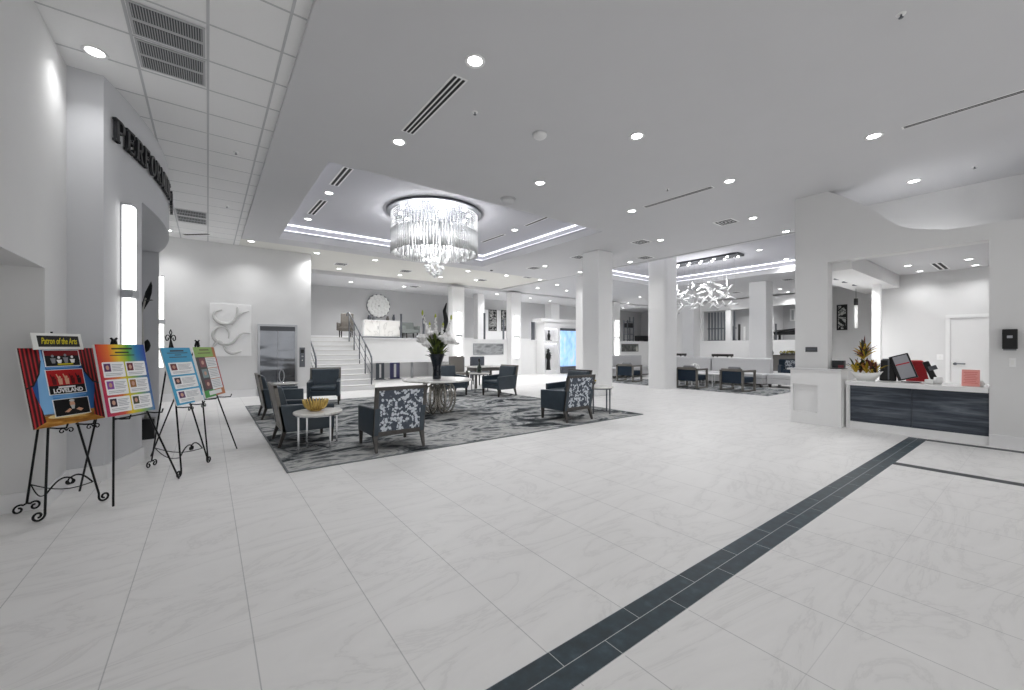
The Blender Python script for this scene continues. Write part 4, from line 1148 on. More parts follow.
def card(b, u0, v0, u1, v1, ph, pu=.30, m=WHT):
    c = b.poly('card', m, round_bar(u0, v0, u1, v1, .02, .014), 3)
    w, h = u1 - u0, v1 - v0
    b.poly('card_photo', ph, bar(u0 + w * .06, v0 + h * .10, u0 + w * (.06 + pu), v0 + h * .62), 4)
    b.poly('card_photo_figure', P('photo_skin', '#c79a86'), el(u0 + w * (.06 + pu / 2), v0 + h * .36, w * pu * .25, h * .15), 5)
    L = []
    for k in range(5): L.append(bar(u0 + w * (.12 + pu), v0 + h * (.16 + .10 * k), u0 + w * (.93 - .06 * (k % 3)), v0 + h * (.20 + .10 * k)))
    for k in range(2): L.append(bar(u0 + w * .08, v0 + h * (.74 + .10 * k), u0 + w * (.88 - .1 * k), v0 + h * (.78 + .10 * k)))
    b.multi('card_text', INKL, L, 4)
for i in range(6):
    r_, c_ = divmod(i, 2); card(p2, .065 + .46 * c_, .25 + .245 * r_, .495 + .45 * c_, .465 + .245 * r_, PH[i])
# ---- easel 3: blue poster
easel('ornate black easel holding the sky blue poster', (-.23, 5.63), (-.01, 6.07), (-.52, 6.25), (-.332, 5.90, 1.475), .76, (.877, -.48))
p3 = Board('blue_poster', 'sky blue poster with three white program cards', (-.273, 5.594), (-.041, 6.017), .77, .64, (.877, -.48), .165)
p3.rect('printed_sheet', P('sky_blue', '#3f9fc8'), 0, 0, 1, 1)
p3.multi('title_lines', P('ink', '#2c2c2c'), [bar(.28, .045, .74, .07), bar(.16, .09, .86, .102), bar(.40, .125, .62, .138), bar(.2, .165, .8, .177)], 3)
for i in range(3): card(p3, .10, .265 + .245 * i, .92, .48 + .245 * i, PH[(1, 4, 0)[i]], .24)
p3.poly('white_note', WHT, [(.62, .90), (.97, .90), (.97, 1.0), (.62, 1.0)], 6)
# ---- easel 4: green and orange poster
easel('plain black easel holding the green and orange poster, rightmost', (.0, 6.33), (.317, 6.68), (-.58, 6.88), (-.11, 6.57, 1.46), .76, (.944, -.33), False)
p4 = Board('green_poster', 'green and orange poster with dark photos beside white cards, rightmost', (-.03, 6.2), (.18, 6.8), .77, .64, (.944, -.33), .14)
p4.rect('printed_sheet', P('orange', '#c0703a'), 0, 0, 1, 1)
p4.poly('green_header', P('leaf_green', '#8fb35a'), bar(.0, 0, .86, .2), 2)
p4.poly('red_border', P('rose_red', '#b8474a'), bar(.86, .22, 1, .86), 2)
p4.poly('green_corner', P('vivid_green', '#3f9a3f'), bar(0, .86, .5, 1), 2)
p4.multi('title_lines', P('olive_ink', '#6a6a2a'), [bar(.25, .04, .7, .07), bar(.15, .11, .75, .13)], 3)
p4.poly('photo_column', P('photo_dark', '#3b3436'), bar(.0, .2, .42, .86), 3)
for i in range(3):
    p4.poly('column_photo', (P('photo_red', '#7e3a44'), P('photo_teal', '#7d9294'), P('photo_wine', '#6a3038'))[i], bar(.12, .225 + .215 * i, .38, .40 + .215 * i), 4)
    p4.poly('column_photo_figure', P('photo_skin', '#c79a86'), el(.25, .31 + .215 * i, .06, .04), 5)
    p4.poly('card', WHT, bar(.42, .215 + .222 * i, .93, .425 + .222 * i), 4)
    p4.multi('card_text', INKL, [bar(.46, .24 + .222 * i + .033 * k, .90 - .05 * (k % 2), .25 + .222 * i + .033 * k) for k in range(5)], 5)
p4.poly('bottom_strip', WHT, bar(.2, .885, .82, .965), 4)

# ================================================================= WALL FIXTURES, LEFT
def letter_parts(ch_):
    """slab serif capital on a 1 x 1.25 cell: list of polygons"""
    H, s, q = 1.25, .26, .13
    def r(x0, y0, x1, y1): return [(x0, y0), (x1, y0), (x1, y1), (x0, y1)]
    def diag(x0, y0, x1, y1, w): return [(x0, y0), (x0 + w, y0), (x1 + w, y1), (x1, y1)]
    def arcp(cx, cy, rx, ry, t, a0, a1, n=12):
        return [[(cx + rx * math.cos(a), cy + ry * math.sin(a)), (cx + rx * math.cos(b_), cy + ry * math.sin(b_)), (cx + (rx - t) * math.cos(b_), cy + (ry - q) * math.sin(b_)), (cx + (rx - t) * math.cos(a), cy + (ry - q) * math.sin(a))]
                for a, b_ in [(math.radians(a0 + (a1 - a0) * k / n), math.radians(a0 + (a1 - a0) * (k + 1) / n)) for k in range(n)]]
    stem = [r(.1, 0, .1 + s, H), r(0, 0, .46, q), r(0, H - q, .46, H)]
    if ch_ == 'P': return stem + [r(.3, H - q, .55, H), r(.3, .52, .55, .52 + q)] + arcp(.55, .885, .40, .365, .26, -90, 90)
    if ch_ == 'R': return stem + [r(.3, H - q, .52, H), r(.3, .56, .52, .56 + q)] + arcp(.52, .905, .40, .345, .26, -90, 90) + [diag(.68, 0, .42, .6, .26), r(.62, 0, 1.0, q)]
    if ch_ == 'E': return stem + [r(.3, 0, .92, q), r(.3, H - q, .9, H), r(.3, .56, .72, .56 + q), r(.8, 0, .92, .34), r(.78, H - .34, .9, H), r(.62, .46, .72, .80)]
    if ch_ == 'F': return stem + [r(.3, H - q, .9, H), r(.3, .54, .72, .54 + q), r(.78, H - .34, .9, H), r(.62, .44, .72, .78)]
    if ch_ == 'O': return arcp(.5, H / 2, .5, H / 2 + .02, .27, 0, 360, 24)
    if ch_ == 'G': return arcp(.5, H / 2, .5, H / 2 + .02, .27, 50, 330, 22) + [r(.62, .1, .88, .6), r(.5, .5, 1.0, .5 + q)]
    if ch_ == 'M': return [r(.05, 0, .2, H), r(.82, 0, 1.08, H), r(-.05, 0, .32, q), r(.72, 0, 1.18, q), r(-.05, H - q, .2, H), r(.9, H - q, 1.18, H), diag(.46, .15, .06, H, .24), diag(.50, .15, .84, H, .2)]
    if ch_ == 'I': return stem
    if ch_ == 'N': return [r(.08, 0, .22, H), r(.80, 0, .94, H), r(-.04, 0, .36, q), r(.66, H - q, 1.06, H), r(-.06, H - q, .22, H), diag(.70, 0, .06, H, .25)]
    if ch_ == 'A': return [diag(.0, 0, .42, H, .14), diag(.72, 0, .38, H, .26), r(.2, .32, .8, .32 + .11), r(-.1, 0, .3, q), r(.6, 0, 1.1, q)]
    if ch_ == 'T': return [r(.37, 0, .63, H), r(.0, H - q, 1.0, H), r(.24, 0, .76, q), r(0, H - .36, .11, H), r(.89, H - .36, 1.0, H)]
    return stem
LETM = mat('dark_bronze_letter', '#3a3b3e', .35, .7)
k_ = .20; s_arc = 6.06
seen = {}
for ch_ in 'PERFORMING ARTS':
    if ch_ == ' ': s_arc += .16; continue
    if ch_ == 'S': continue
    adv = {'I': .13, 'M': .25}.get(ch_, .215)
    y = s_arc + adv / 2; n_ = Vector((ARC(y) + 8, y - 8.3, 0)).normalized(); tan = Vector((-n_.y, n_.x, 0))
    if tan.y < 0: tan = -tan
    seen[ch_] = seen.get(ch_, 0) + 1
    which = '' if 'PERFORMING ARTS'.count(ch_) == 1 else (ORD[seen[ch_] - 1] + ' ')
    t_ = thing('wall_letter', 'raised dark capital ' + which + ch_ + ' on the curved wall sign', 'letter', (ARC(y), y, 3.63))
    b = MB()
    M = Matrix((tan, Vector((0, 0, 1)), n_)).transposed().to_4x4(); b.M = M
    for poly in letter_parts(ch_):
        pp = [((x - .5) * .2 if ch_ != 'I' else (x - .23) * .2, yy * .2) for x, yy in poly]
        ar_ = sum(pp[i][0] * pp[(i + 1) % len(pp)][1] - pp[(i + 1) % len(pp)][0] * pp[i][1] for i in range(len(pp)))
        if ar_ < 0: pp.reverse()
        b.prism(pp, .015, .05)
    b.build('letter_face', LETM, t_)
    b = MB(); b.M = M
    b.cyl((0, .05, -.004), (0, .05, .015), .006); b.cyl((0, .2, -.004), (0, .2, .015), .006); b.build('stand_off', STEEL, t_)
    s_arc += adv
def wall_sconce(label, p, nrm, z0, z1, w, d, group=None):
    n_ = Vector((*nrm, 0)).normalized(); tan = Vector((-n_.y, n_.x, 0))
    t_ = thing('wall_sconce', label, 'wall lamp', (p[0], p[1], z0), math.atan2(tan.y, tan.x), group)
    # local x along the wall, local -y out of the wall
    hh = z1 - z0; m_ = hh / 2
    MB().box((-w / 2 - .012, -.012, -.02), (w / 2 + .012, 0, hh + .02)).build('back_plate', STEEL, t_)
    for a_, b_ in ((0, m_ - .045), (m_ + .045, hh)):
        MB().box((-w / 2, -d, a_), (w / 2, -.012, b_)).build('diffuser', SCONCE, t_, bevel=.012)
    MB().box((-w / 2 - .014, -d - .016, m_ - .045), (w / 2 + .014, 0, m_ + .045)).build('band', STEEL, t_)
    MB().box((-w / 2 - .006, -d - .006, hh), (w / 2 + .006, 0, hh + .015)).build('cap', STEEL, t_)
    MB().box((-w / 2 - .006, -d - .006, -.015), (w / 2 + .006, 0, 0)).build('cap', STEEL, t_)
    return t_
def nar(y): return (ARC(y) + 8, y - 8.3)
wall_sconce('tall lit wall sconce on the curved wall left of its doorway', (ARC(6.33), 6.33), nar(6.33), 1.0, 3.0, .13, .09)
wall_sconce('lit wall sconce on the curved wall beyond its doorway', (ARC(10.62), 10.62), nar(10.62), 1.0, 2.8, .18, .15)
for (cx_, lab) in ((8.95, 'lit wall sconce on the left column at the mezzanine front'), (12.2, 'lit wall sconce on the right column at the mezzanine front')):
    wall_sconce(lab, (cx_, YM - .30), (0, -1), .85, 2.95, .19, .09)
wall_sconce('lit wall sconce peeking out right of the near square column', (19.70, YM - .45), (0, -1), .9, 3.0, .24, .10)
# black planter with slender stem in the curved wall doorway
pl = thing('floor_sculpture', 'black planter with a slim stem and dark leaf in the curved wall doorway', 'sculpture', (-.76, 8.32, 0))
MB().box((-.11, -.11, 0), (.11, .11, .31)).build('planter', BLACKP, pl, bevel=.01)
MB().tube([(0, 0, .3), (.02, 0, .9), (-.03, 0, 1.4), (-.05, 0, 1.9), (0, 0, 2.15)], [.02, .02, .018, .014, .01], 7).build('stem', mat('pale_stem', '#b8b7b2', .5), pl, True)
b = MB()
b.leaf((-.03, 0, 1.98), (.06, .02, 2.42), .05); b.leaf((-.05, 0, 2.1), (-.1, 0, 1.85), .05); b.leaf((-.02, 0, 2.1), (.09, 0, 2.12), .035)
b.leaf((-.03, 0, 1.3), (.02, 0, 1.52), .06); b.leaf((-.03, 0, 1.35), (-.12, 0, 1.48), .05)
b.build('dark_leaf', BLACKP, pl, True)

# ================================================================= BACK WALL
WY = 13.6
a = ony(209.5, 303, WY); c = ony(251, 356, WY)
ap = thing('relief_art', 'white square wall relief with flowing ribbon curves', 'wall art', ((a.x + c.x) / 2, WY, c.z))
w_, h_ = c.x - a.x, a.z - c.z
MB().box((-w_ / 2, -.05, 0), (w_ / 2, 0, h_)).build('panel', WHITE, ap, bevel=.006)
RB = mat('relief_ribbon', '#c6c6c5', .45)
def rib(pts, name='ribbon'):
    P_ = catmull([(u, v) for u, v in pts], 6); b = MB()
    b.tube([((u - .5) * w_, -.052, (1 - v) * h_) for u, v in P_], [.046 * (.35 + .65 * math.sin(PI * (i + .6) / (len(P_) + .2))) for i in range(len(P_))], 7)
    b.build(name, RB, ap, True)
rib([(.30, .12), (.13, .16), (.10, .26), (.22, .36), (.45, .38), (.6, .30), (.74, .18), (.95, .12)])
rib([(.66, .05), (.67, .18), (.60, .30), (.52, .40)])
rib([(.45, .66), (.44, .52), (.32, .44), (.16, .47), (.08, .59), (.15, .70), (.32, .77), (.52, .75), (.66, .64), (.78, .56), (.97, .55)])
rib([(.32, .78), (.40, .89), (.55, .945), (.76, .90)])
rib([(.08, .82), (.2, .72), (.34, .78)])
# elevator
a = ony(257.5, 324, WY); c = ony(297, 395, WY)
ev = thing('elevator', 'stainless steel elevator doors in the back wall', 'elevator', ((a.x + c.x) / 2, WY, 0))
w_, h_ = c.x - a.x, a.z
b = MB(); f_ = .055
b.box((-w_ / 2, -.05, 0), (-w_ / 2 + f_, -.001, h_)); b.box((w_ / 2 - f_, -.05, 0), (w_ / 2, -.001, h_)); b.box((-w_ / 2 + f_, -.05, h_ - f_), (w_ / 2 - f_, -.001, h_))
b.build('frame', STEEL, ev)
MB().box((-w_ / 2 + f_, -.012, .02), (-.003, -.001, h_ - f_)).build('door', ELEV, ev)
MB().box((.003, -.016, .02), (w_ / 2 - f_, -.001, h_ - f_)).build('door', ELEV, ev)
MB().box((-w_ / 2 + f_, -.045, 0), (w_ / 2 - f_, -.001, .02)).build('sill', GUN, ev)
MB().box((-w_ / 2 + f_, -.03, h_ - f_ - .13), (w_ / 2 - f_, -.017, h_ - f_)).build('head_panel', mat('dark_steel', '#55575b', .3, .8), ev)
a = ony(299.5, 347.5, WY); c = ony(305, 367, WY)
cp = thing('call_panel', 'grey elevator call button panel right of the elevator', 'button panel', ((a.x + c.x) / 2, WY, c.z))
w_, h_ = c.x - a.x, a.z - c.z
MB().box((-w_ / 2, -.012, 0), (w_ / 2, .004, h_)).build('plate', GUN, cp, bevel=.003)
for zz in (.35, .55):
    MB().cyl((0, -.02, h_ * zz), (0, -.012, h_ * zz), .022, n=14).build('button', CHROME, cp, True)
MB().box((-w_ * .3, -.014, h_ * .72), (w_ * .3, -.012, h_ * .9)).build('indicator', BLACKP, cp)
# stair railings
def railing(label, x, ys, ye, posts, flip=1):
    t_ = thing('stair_railing', label, 'railing', (x, ys, 0))
    def zt(y): return ZM / 11 + (ZM - ZM / 11) * (y - ys) / (ye - ys)
    L = ye - ys
    pts = [(0, -.02, .30), (0, -.04, .7), (0, 0, zt(ys) + .86), (0, .15, zt(ys + .15) + .93)] + [(0, L * k / 6, zt(ys + L * k / 6) + .95) for k in range(1, 7)] + [(0, L + .2, ZM + .96), (0, L + .3, ZM + .85)]
    MB().tube(pts, .026, 8).build('handrail', GUN, t_, True)
    for k in range(posts):
        y = L * (k + .02) / (posts - 1) * .98; MB().cyl((0, y, max(.0, (math.floor(y / (2.75 / 10)) + 1)) * ZM / 11 - .01), (0, y, zt(ys + y) + .94), .022, n=8).build('post', GUN, t_, True)
    b = MB()
    for k in (.32, .62): b.tube([(0, L * j / 6, zt(ys + L * j / 6) + k) for j in range(7)], .009, 6)
    b.build('cross_rail', GUN, t_, True)
    return t_
railing('grey metal stair railing along the right side of the steps', 4.33, 13.5, 16.2, 5)
railing('grey metal stair railing at the left wall side of the steps', 2.64, 13.5, 16.2, 4)
# ================================================================= MEZZANINE
UY = 18.9
a = ony(363, 319.5, UY); c = ony(400, 336, UY)
sd = thing('sideboard', 'white two door sideboard on the mezzanine under the round mirror', 'cabinet', ((a.x + c.x) / 2, UY + .1, ZM))
w_, h_ = c.x - a.x, a.z - ZM
MB().box((-w_ / 2, -.2, .12), (w_ / 2, .18, h_)).build('body', WHITE, sd, bevel=.006)
for q0, q1 in ((-w_ / 2 + .03, -w_ * .10), (-w_ * .09, w_ / 2 - .03)):
    d_ = MB().box((q0, -.225, .15), (q1, -.2, h_ - .03)).build('door', MARBLE, sd, bevel=.004)
    MB().box((q1 - .06, -.245, h_ * .5), (q1 - .045, -.225, h_ * .5 + .16)).build('handle', GUN, d_)
MB().box((-w_ / 2 + .04, -.17, 0), (w_ / 2 - .04, .15, .12)).build('plinth', GUN, sd)
p = ony(378.5, 306, 19.17)
mr = thing('flower_mirror', 'round dark framed wall disc of white petals above the sideboard', 'wall art', (p.x, 19.19, p.z))
MB().cyl((0, -.03, 0), (0, 0, 0), .56, n=40).build('frame', GUN, mr)
for ringn, (n_, r_, s_) in enumerate(((16, .43, .125), (11, .28, .12), (6, .13, .11))):
    for k in range(n_):
        a_ = 2 * PI * k / n_ + ringn * .2
        b = MB(); b.ball((r_ * math.cos(a_), -.045 - .02 * ringn, r_ * math.sin(a_)), s_, 10, 6, (1, .35, 1)); b.build('petal', CERAM, mr, True)
for i, (px, h0, r0, m_, lab) in enumerate(((370, .22, .09, GUN, 'grey squat vase at the left end of the sideboard'), (375, .16, .11, STEEL, 'low steel bowl left of centre on the sideboard'), (388.5, .20, .08, WOODG, 'taupe jar right of centre on the sideboard'), (394.5, .30, .07, GUN, 'taller dark vase at the right end of the sideboard'))):
    q = ony(px, 318, UY); t_ = thing('decor_vase', lab, 'vase', (q.x, UY + .1, ZM + h_ + .001), 0, 'decor on the mezzanine sideboard')
    MB().lathe([(.001, 0), (r0 * .7, 0), (r0, h0 * .4), (r0 * .6, h0 * .85), (r0 * .7, h0), (r0 * .5, h0), (.001, h0 * .3)], 16).build('body', m_, t_, True)
    MB().lathe([(r0 * .55, h0), (r0 * .72, h0), (r0 * .72, h0 + .015), (r0 * .55, h0 + .015)], 16).build('rim', CHROME, t_, True)
def simple_chair(name, label, loc, rz, w, hs, hb, m, frame=WOODB, d=.6, arms=True):
    t_ = thing(name, label, 'chair', loc, rz)
    MB().box((-w / 2, -d / 2, hs - .16), (w / 2, d / 2, hs)).build('seat', m, t_, bevel=.03)
    MB().hexa([(-w / 2, -d / 2, hs - .1), (w / 2, -d / 2, hs - .1), (w / 2, -d / 2 + .12, hs - .1), (-w / 2, -d / 2 + .12, hs - .1)], [(-w / 2, -d / 2 - .08, hb), (w / 2, -d / 2 - .08, hb), (w / 2, -d / 2 + .02, hb), (-w / 2, -d / 2 + .02, hb)]).build('backrest', m, t_, bevel=.03)
    for sx in (-1, 1):
        if arms: MB().box((sx * (w / 2), -d / 2, hs - .14), (sx * (w / 2 + .07), d / 2, hs + .18)).build('arm', m, t_, bevel=.02)
        for sy in (-1, 1): sq(MB(), sx * (w / 2 - .04), sy * (d / 2 - .06), .018, .026, 0, hs - .15).build('leg', frame, t_)
    return t_
q = ony(410, 335, 18.4)
simple_chair('mezzanine_chair', 'grey armchair on the mezzanine right of the sideboard', (q.x, 18.4, ZM), PI, .62, .45, .82, mat('sage_grey_fabric', '#7d8280', .8))
q = ony(346, 335, 17.6)
wc = simple_chair('wicker_chair', 'brownish high backed chair at the top of the stairs', (q.x, 17.6, ZM), PI - .4, .50, .45, 1.05, mat('woven_taupe', '#6d6862', .8, var=.3, scale=40))
for px, Y_, h0, lab in ((401, 17.0, 1.05, 'slim grey post on the mezzanine beside the sideboard'), (423.5, 16.6, 1.0, 'slim grey post on the mezzanine edge behind the white flowers'), (484.5, 17.0, 1.3, 'slim grey post on the mezzanine beside the white pier'), (503.5, 16.7, 1.0, 'slim grey post just left of the right sconce column')):
    q = ony(px, 337, Y_); t_ = thing('rail_post', lab, 'post', (q.x, Y_, ZM), 0, 'grey posts on the mezzanine')
    MB().box((-.035, -.035, 0), (.035, .035, h0)).build('post', GUN, t_); MB().box((-.06, -.06, 0), (.06, .06, .015)).build('foot_plate', GUN, t_)
    MB().box((-.045, -.045, h0), (.045, .045, h0 + .02)).build('cap', GUN, t_)
q = ony(445.2, 330, 18.8)
t_ = thing('tall_sculpture', 'tall black twisted sculpture on the mezzanine left of the sconce column', 'sculpture', (q.x, 18.8, ZM))
MB().tube([(0, 0, 0), (-.08, 0, .5), (.06, 0, 1.0), (-.05, 0, 1.5), (.07, 0, 1.9)], [.06, .10, .13, .09, .03], 8).build('form', BLACKP, t_, True)
MB().box((-.15, -.15, 0), (.15, .15, .05)).build('base', BLACKP, t_)
ABS = NT('abstract_black_white_print', .5, .4)
ABS.base(ABS.ramp(ABS.noise(ABS.mapped(ABS.coord(), (1, 1, 1.3)), 5, 3, 1.5), [(.46, hexc('#141517')), (.52, hexc('#d4d4d2')), (.58, hexc('#1c1d20')), (.66, hexc('#c2c2c0'))]))
def framed(label, p0, p1, m, name='framed_art', fr=BLACKP, axis='y', face=None, fw=.03):
    """p0 top-left p1 bottom-right corners on the wall"""
    if axis == 'y':
        t_ = thing(name, label, 'wall art', ((p0.x + p1.x) / 2, p0.y, p1.z)); w, h = p1.x - p0.x, p0.z - p1.z
        B = lambda x0, y0, z0, x1, y1, z1: MB().box((x0, -y1, z0), (x1, -y0, z1))
    else:
        t_ = thing(name, label, 'wall art', (p0.x, (p0.y + p1.y) / 2, p1.z)); w, h = abs(p0.y - p1.y), p0.z - p1.z
        B = lambda x0, y0, z0, x1, y1, z1: MB().box((-y1, x0, z0), (-y0, x1, z1))
    B(-w / 2 + fw * .5, .0, fw * .5, w / 2 - fw * .5, .018, h - fw * .5).build('canvas', m, t_)
    b = MB()
    for q in ((-w / 2, 0, 0, -w / 2 + fw, .03, h), (w / 2 - fw, 0, 0, w / 2, .03, h), (-w / 2 + fw, 0, 0, w / 2 - fw, .03, fw), (-w / 2 + fw, 0, h - fw, w / 2 - fw, .03, h)):
        g = B(*q); b.v += [tuple(v) for v in g.v]; o_ = len(b.v) - len(g.v); b.f += [tuple(i + o_ for i in f) for f in g.f]; b.mi += g.mi
    b.build('frame', fr, t_)
    return t_
framed('tall black and white abstract print on the mezzanine, left of two', ony(488.5, 309.5, 19.09), ony(496.5, 331, 19.09), ABS.m)
framed('tall black and white abstract print on the mezzanine, right of two', ony(501, 310, 19.09), ony(506, 331, 19.09), ABS.m)
SILV = NT('silver_wave_panel', .3, .5); SILV.b.inputs['Metallic'].default_value = .8
SILV.base(SILV.ramp(SILV.noise(SILV.mapped(SILV.coord(), (1, 1, 2)), 1.8, 2), [(.3, hexc('#7d8083')), (.5, hexc('#c9cbcc')), (.7, hexc('#8f9294'))]))
framed('long silver horizontal panel on the low wall between the sconce columns', ony(473, 343.5, YM), ony(503.3, 354.5, YM), SILV.m, 'silver_panel', STEEL)
DKP = NT('dark_photo_print', .4, .4)
DKP.base(DKP.ramp(DKP.noise(DKP.coord(), 2.2, 3, .5), [(.35, hexc('#2c2e2f')), (.55, hexc('#5c5e5c')), (.68, hexc('#c8c8c0'))]))
framed('dark horizontal picture on the far wall right of the near square column', ony(621.5, 344, YM + .05), ony(638, 351.5, YM + .05), DKP.m, 'dark_picture')
# items in the low space under the mezzanine
for px0, px1, m_, lab in ((376, 384, mat('slate_screen', '#4d545c', .5), 'dark grey panel standing under the mezzanine, left of two'), (390, 399.5, mat('violet_screen', '#4b4a78', .4), 'blue violet panel standing under the mezzanine, right of two')):
    a = ony(px0, 372, 17.3); c = ony(px1, 372, 17.3)
    t_ = thing('standing_panel', lab, 'display panel', ((a.x + c.x) / 2, 17.3, 0)); w_ = c.x - a.x
    MB().box((-w_ / 2, -.03, .02), (w_ / 2, .03, .72)).build('panel', m_, t_); MB().box((-w_ / 2 - .03, -.15, 0), (w_ / 2 + .03, .15, .02)).build('foot', GUN, t_)
    MB().box((-w_ * .12, -.034, .08), (w_ * .12, -.03, .66)).build('stripe', WHITEP, t_)
q = ony(412, 372, 16.9)
t_ = thing('steel_pole', 'steel pole standing in the low space under the mezzanine', 'post', (q.x, 16.9, 0))
MB().cyl((0, 0, .02), (0, 0, .80), .06, n=14).build('shaft', STEEL, t_, True); MB().cyl((0, 0, 0), (0, 0, .02), .12, n=14).build('foot', STEEL, t_)
for px, lab in ((454.2, 'dark grey post right of the blue vase, left of three'), (463, 'dark grey post right of the blue vase, middle of three'), (471.5, 'dark grey post left of the green vase, right of three')):
    q = ony(px, 378, 14.6); t_ = thing('stair_post', lab, 'post', (q.x, 14.6, 0), 0, 'dark posts before the left sconce column')
    MB().box((-.045, -.045, .015), (.045, .045, .98)).build('post', GUN, t_); MB().box((-.08, -.08, 0), (.08, .08, .015)).build('foot_plate', GUN, t_)
# display wall with niches and lit water screen
DX0, DX1, DYF = 13.75, 17.6, 15.55
du = thing('display_wall', 'white display wall unit with two lit niches and a blue screen', 'display cabinet', (0, 0, 0))
zt_ = ony(555, 322, DYF).z
def nx(px): return ony(px, 345, DYF).x
def nz(py, px=552): return ony(px, py, DYF).z
n0, n1 = nx(545), nx(558); s0, s1 = nx(560.8), nx(579.5)
b = MB()
b.box((DX0, DYF + .3, 0), (DX1, YM, zt_))
b.box((DX0, DYF, 0), (n0, DYF + .3, zt_)); b.box((n1, DYF, 0), (DX1, DYF + .3, zt_))
for z0, z1 in ((0, nz(370)), (nz(343.5), nz(340.5)), (nz(328.5), zt_)): b.box((n0, DYF, z0), (n1, DYF + .3, z1))
b.build('case', WHITE, du)
MB().box((DX0 - .25, DYF - .06, zt_), (DX1, YM, zt_ + .16)).build('cornice', WHITE, du)
MB().box((s0 - .03, DYF - .04, nz(366, 570)), (s1 + .03, DYF, nz(331, 570))).build('screen', WATER, du)
MB().box((s0 - .05, DYF - .10, 0.02), (s1 + .05, DYF, nz(366, 570))).build('screen_base', GUN, du)
MB().box((s0 - .05, DYF - .06, nz(331, 570)), (s1 + .05, DYF, nz(328.5, 570))).build('screen_head', GUN, du)
for zz in (nz(328.5), nz(343.5)):
    MB().box((n0 + .05, DYF + .08, zz - .02), (n1 - .05, DYF + .2, zz)).build('niche_lamp', LEDM, du)
q0 = (n0 + n1) / 2
t_ = thing('niche_figurine', 'small dark figurine in the upper lit niche', 'figurine', (q0 - .05, DYF + .15, nz(340.5) + .001))
MB().lathe([(.001, 0), (.10, 0), (.05, .06), (.09, .25), (.03, .42), (.055, .48), (.001, .56)], 14).build('figure', BLACKP, t_, True); MB().box((-.12, -.1, 0), (.12, .1, .03)).build('base', BLACKP, t_)
t_ = thing('niche_plant', 'dark figure with green leaves in the lower lit niche', 'figurine', (q0 - .08, DYF + .15, nz(370) + .001))
MB().lathe([(.001, 0), (.13, 0), (.10, .1), (.08, .5), (.14, .75), (.05, .95), (.08, 1.02), (.001, 1.12)], 14).build('figure', BLACKP, t_, True)
b = MB()
for k in range(30): a_ = random.random() * 6.28; zz = random.uniform(.55, 1.0); b.leaf((0, 0, zz), (.22 * math.cos(a_), .12 * math.sin(a_), zz + random.uniform(-.1, .15)), .035)
b.build('leaves', LEAFM, t_)
q = ony(533, 337, 16.35); t_ = thing('mezzanine_screen', 'dark grey upright screen on the mezzanine left of the display wall', 'screen', (q.x, 16.35, ZM))
MB().box((-.08, -.05, .02), (.08, .05, .95)).build('panel', GUN, t_); MB().box((-.12, -.08, 0), (.12, .08, .02)).build('foot', GUN, t_)
# upper rooms seen over the lounge
q = ony(631, 336, 17.6); t_ = thing('etagere', 'tall dark open shelf on the far mezzanine right of the near column', 'shelf', (q.x, 17.8, ZM))
for sx in (-1, 1):
    for sy in (-1, 1): MB().box((sx * .33 - .03, sy * .15 - .03, 0), (sx * .33 + .03, sy * .15 + .03, 1.75 if sx > 0 else 1.5)).build('upright', GUN, t_)
for zz in (.1, .5, .95, 1.35): MB().box((-.36, -.18, zz), (.36, .18, zz + .05)).build('shelf', GUN, t_)
MB().box((-.28, -.15, 1.0), (.28, .15, 1.3)).build('dark_box', BLACKP, t_)
q = ony(643, 336, 17.6); t_ = thing('black_cabinet', 'low black cabinet on the far mezzanine beside the rounded column', 'cabinet', (q.x + .2, 17.9, ZM))
MB().box((-.5, -.2, .08), (.6, .2, .42)).build('body', BLACKP, t_); MB().box((-.5, -.22, .42), (.6, .22, .45)).build('top', GUN, t_)
for sx in (-.45, .55): MB().box((sx - .03, -.15, 0), (sx + .03, .15, .08)).build('leg', GUN, t_)
t_ = thing('slatted_screen', 'dark vertical slatted screen behind the lounge upper window', 'screen', (24.9, 12.0, ZM))
for k in range(9): MB().box((-.04, -.75 + .19 * k - .035, .0), (.04, -.75 + .19 * k + .035, 1.75)).build('slat', mat('smoke_slat', '#6c7278', .3), t_)
MB().box((-.05, -.85, .0), (.05, .85, .06)).build('bottom_rail', GUN, t_); MB().box((-.05, -.85, .72), (.05, .85, .78)).build('mid_rail', GUN, t_)
for i, (yy, hh, m_) in enumerate(((11.15, .85, GUN), (10.85, .95, BLACKP), (10.55, .8, WHITE), (10.2, 1.05, GUN), (9.85, .8, BLACKP))):
    t_ = thing('upper_rail_post', 'rail post behind the lounge upper window, ' + ORD[i] + ' from the left', 'post', (24.6, yy, ZM), 0, 'posts behind the lounge upper window')
    MB().box((-.04, -.05, .015), (.04, .05, hh)).build('post', m_, t_); MB().box((-.08, -.08, 0), (.08, .08, .015)).build('foot_plate', GUN, t_)
q = onx(790, 335, 25.5); t_ = thing('grand_piano', 'black piano shaped cabinet in the far upper room by the wing wall', 'piano', (25.5, q.y, ZM))
MB().hexa([(-.4, -.7, .30), (.4, -.7, .30), (.4, .6, .30), (-.4, .6, .30)], [(-.4, -.7, .55), (.4, -.7, .55), (.4, .75, .48), (-.4, .75, .48)]).build('body', BLACKP, t_)
MB().hexa([(-.38, -.68, .58), (.38, -.68, .58), (.38, .6, .52), (-.38, .6, .52)], [(-.38, -.68, .66), (.38, -.68, .66), (.38, .62, .545), (-.38, .62, .545)]).build('lid', BLACKP, t_)
for sy in (-.6, .5): MB().box((-.05, sy - .05, 0), (.05, sy + .05, .30)).build('leg', BLACKP, t_)
q = onx(776, 335, 24.8); t_ = thing('stanchion', 'thin grey post in the far upper room right of the lounge column', 'post', (24.8, q.y, ZM))
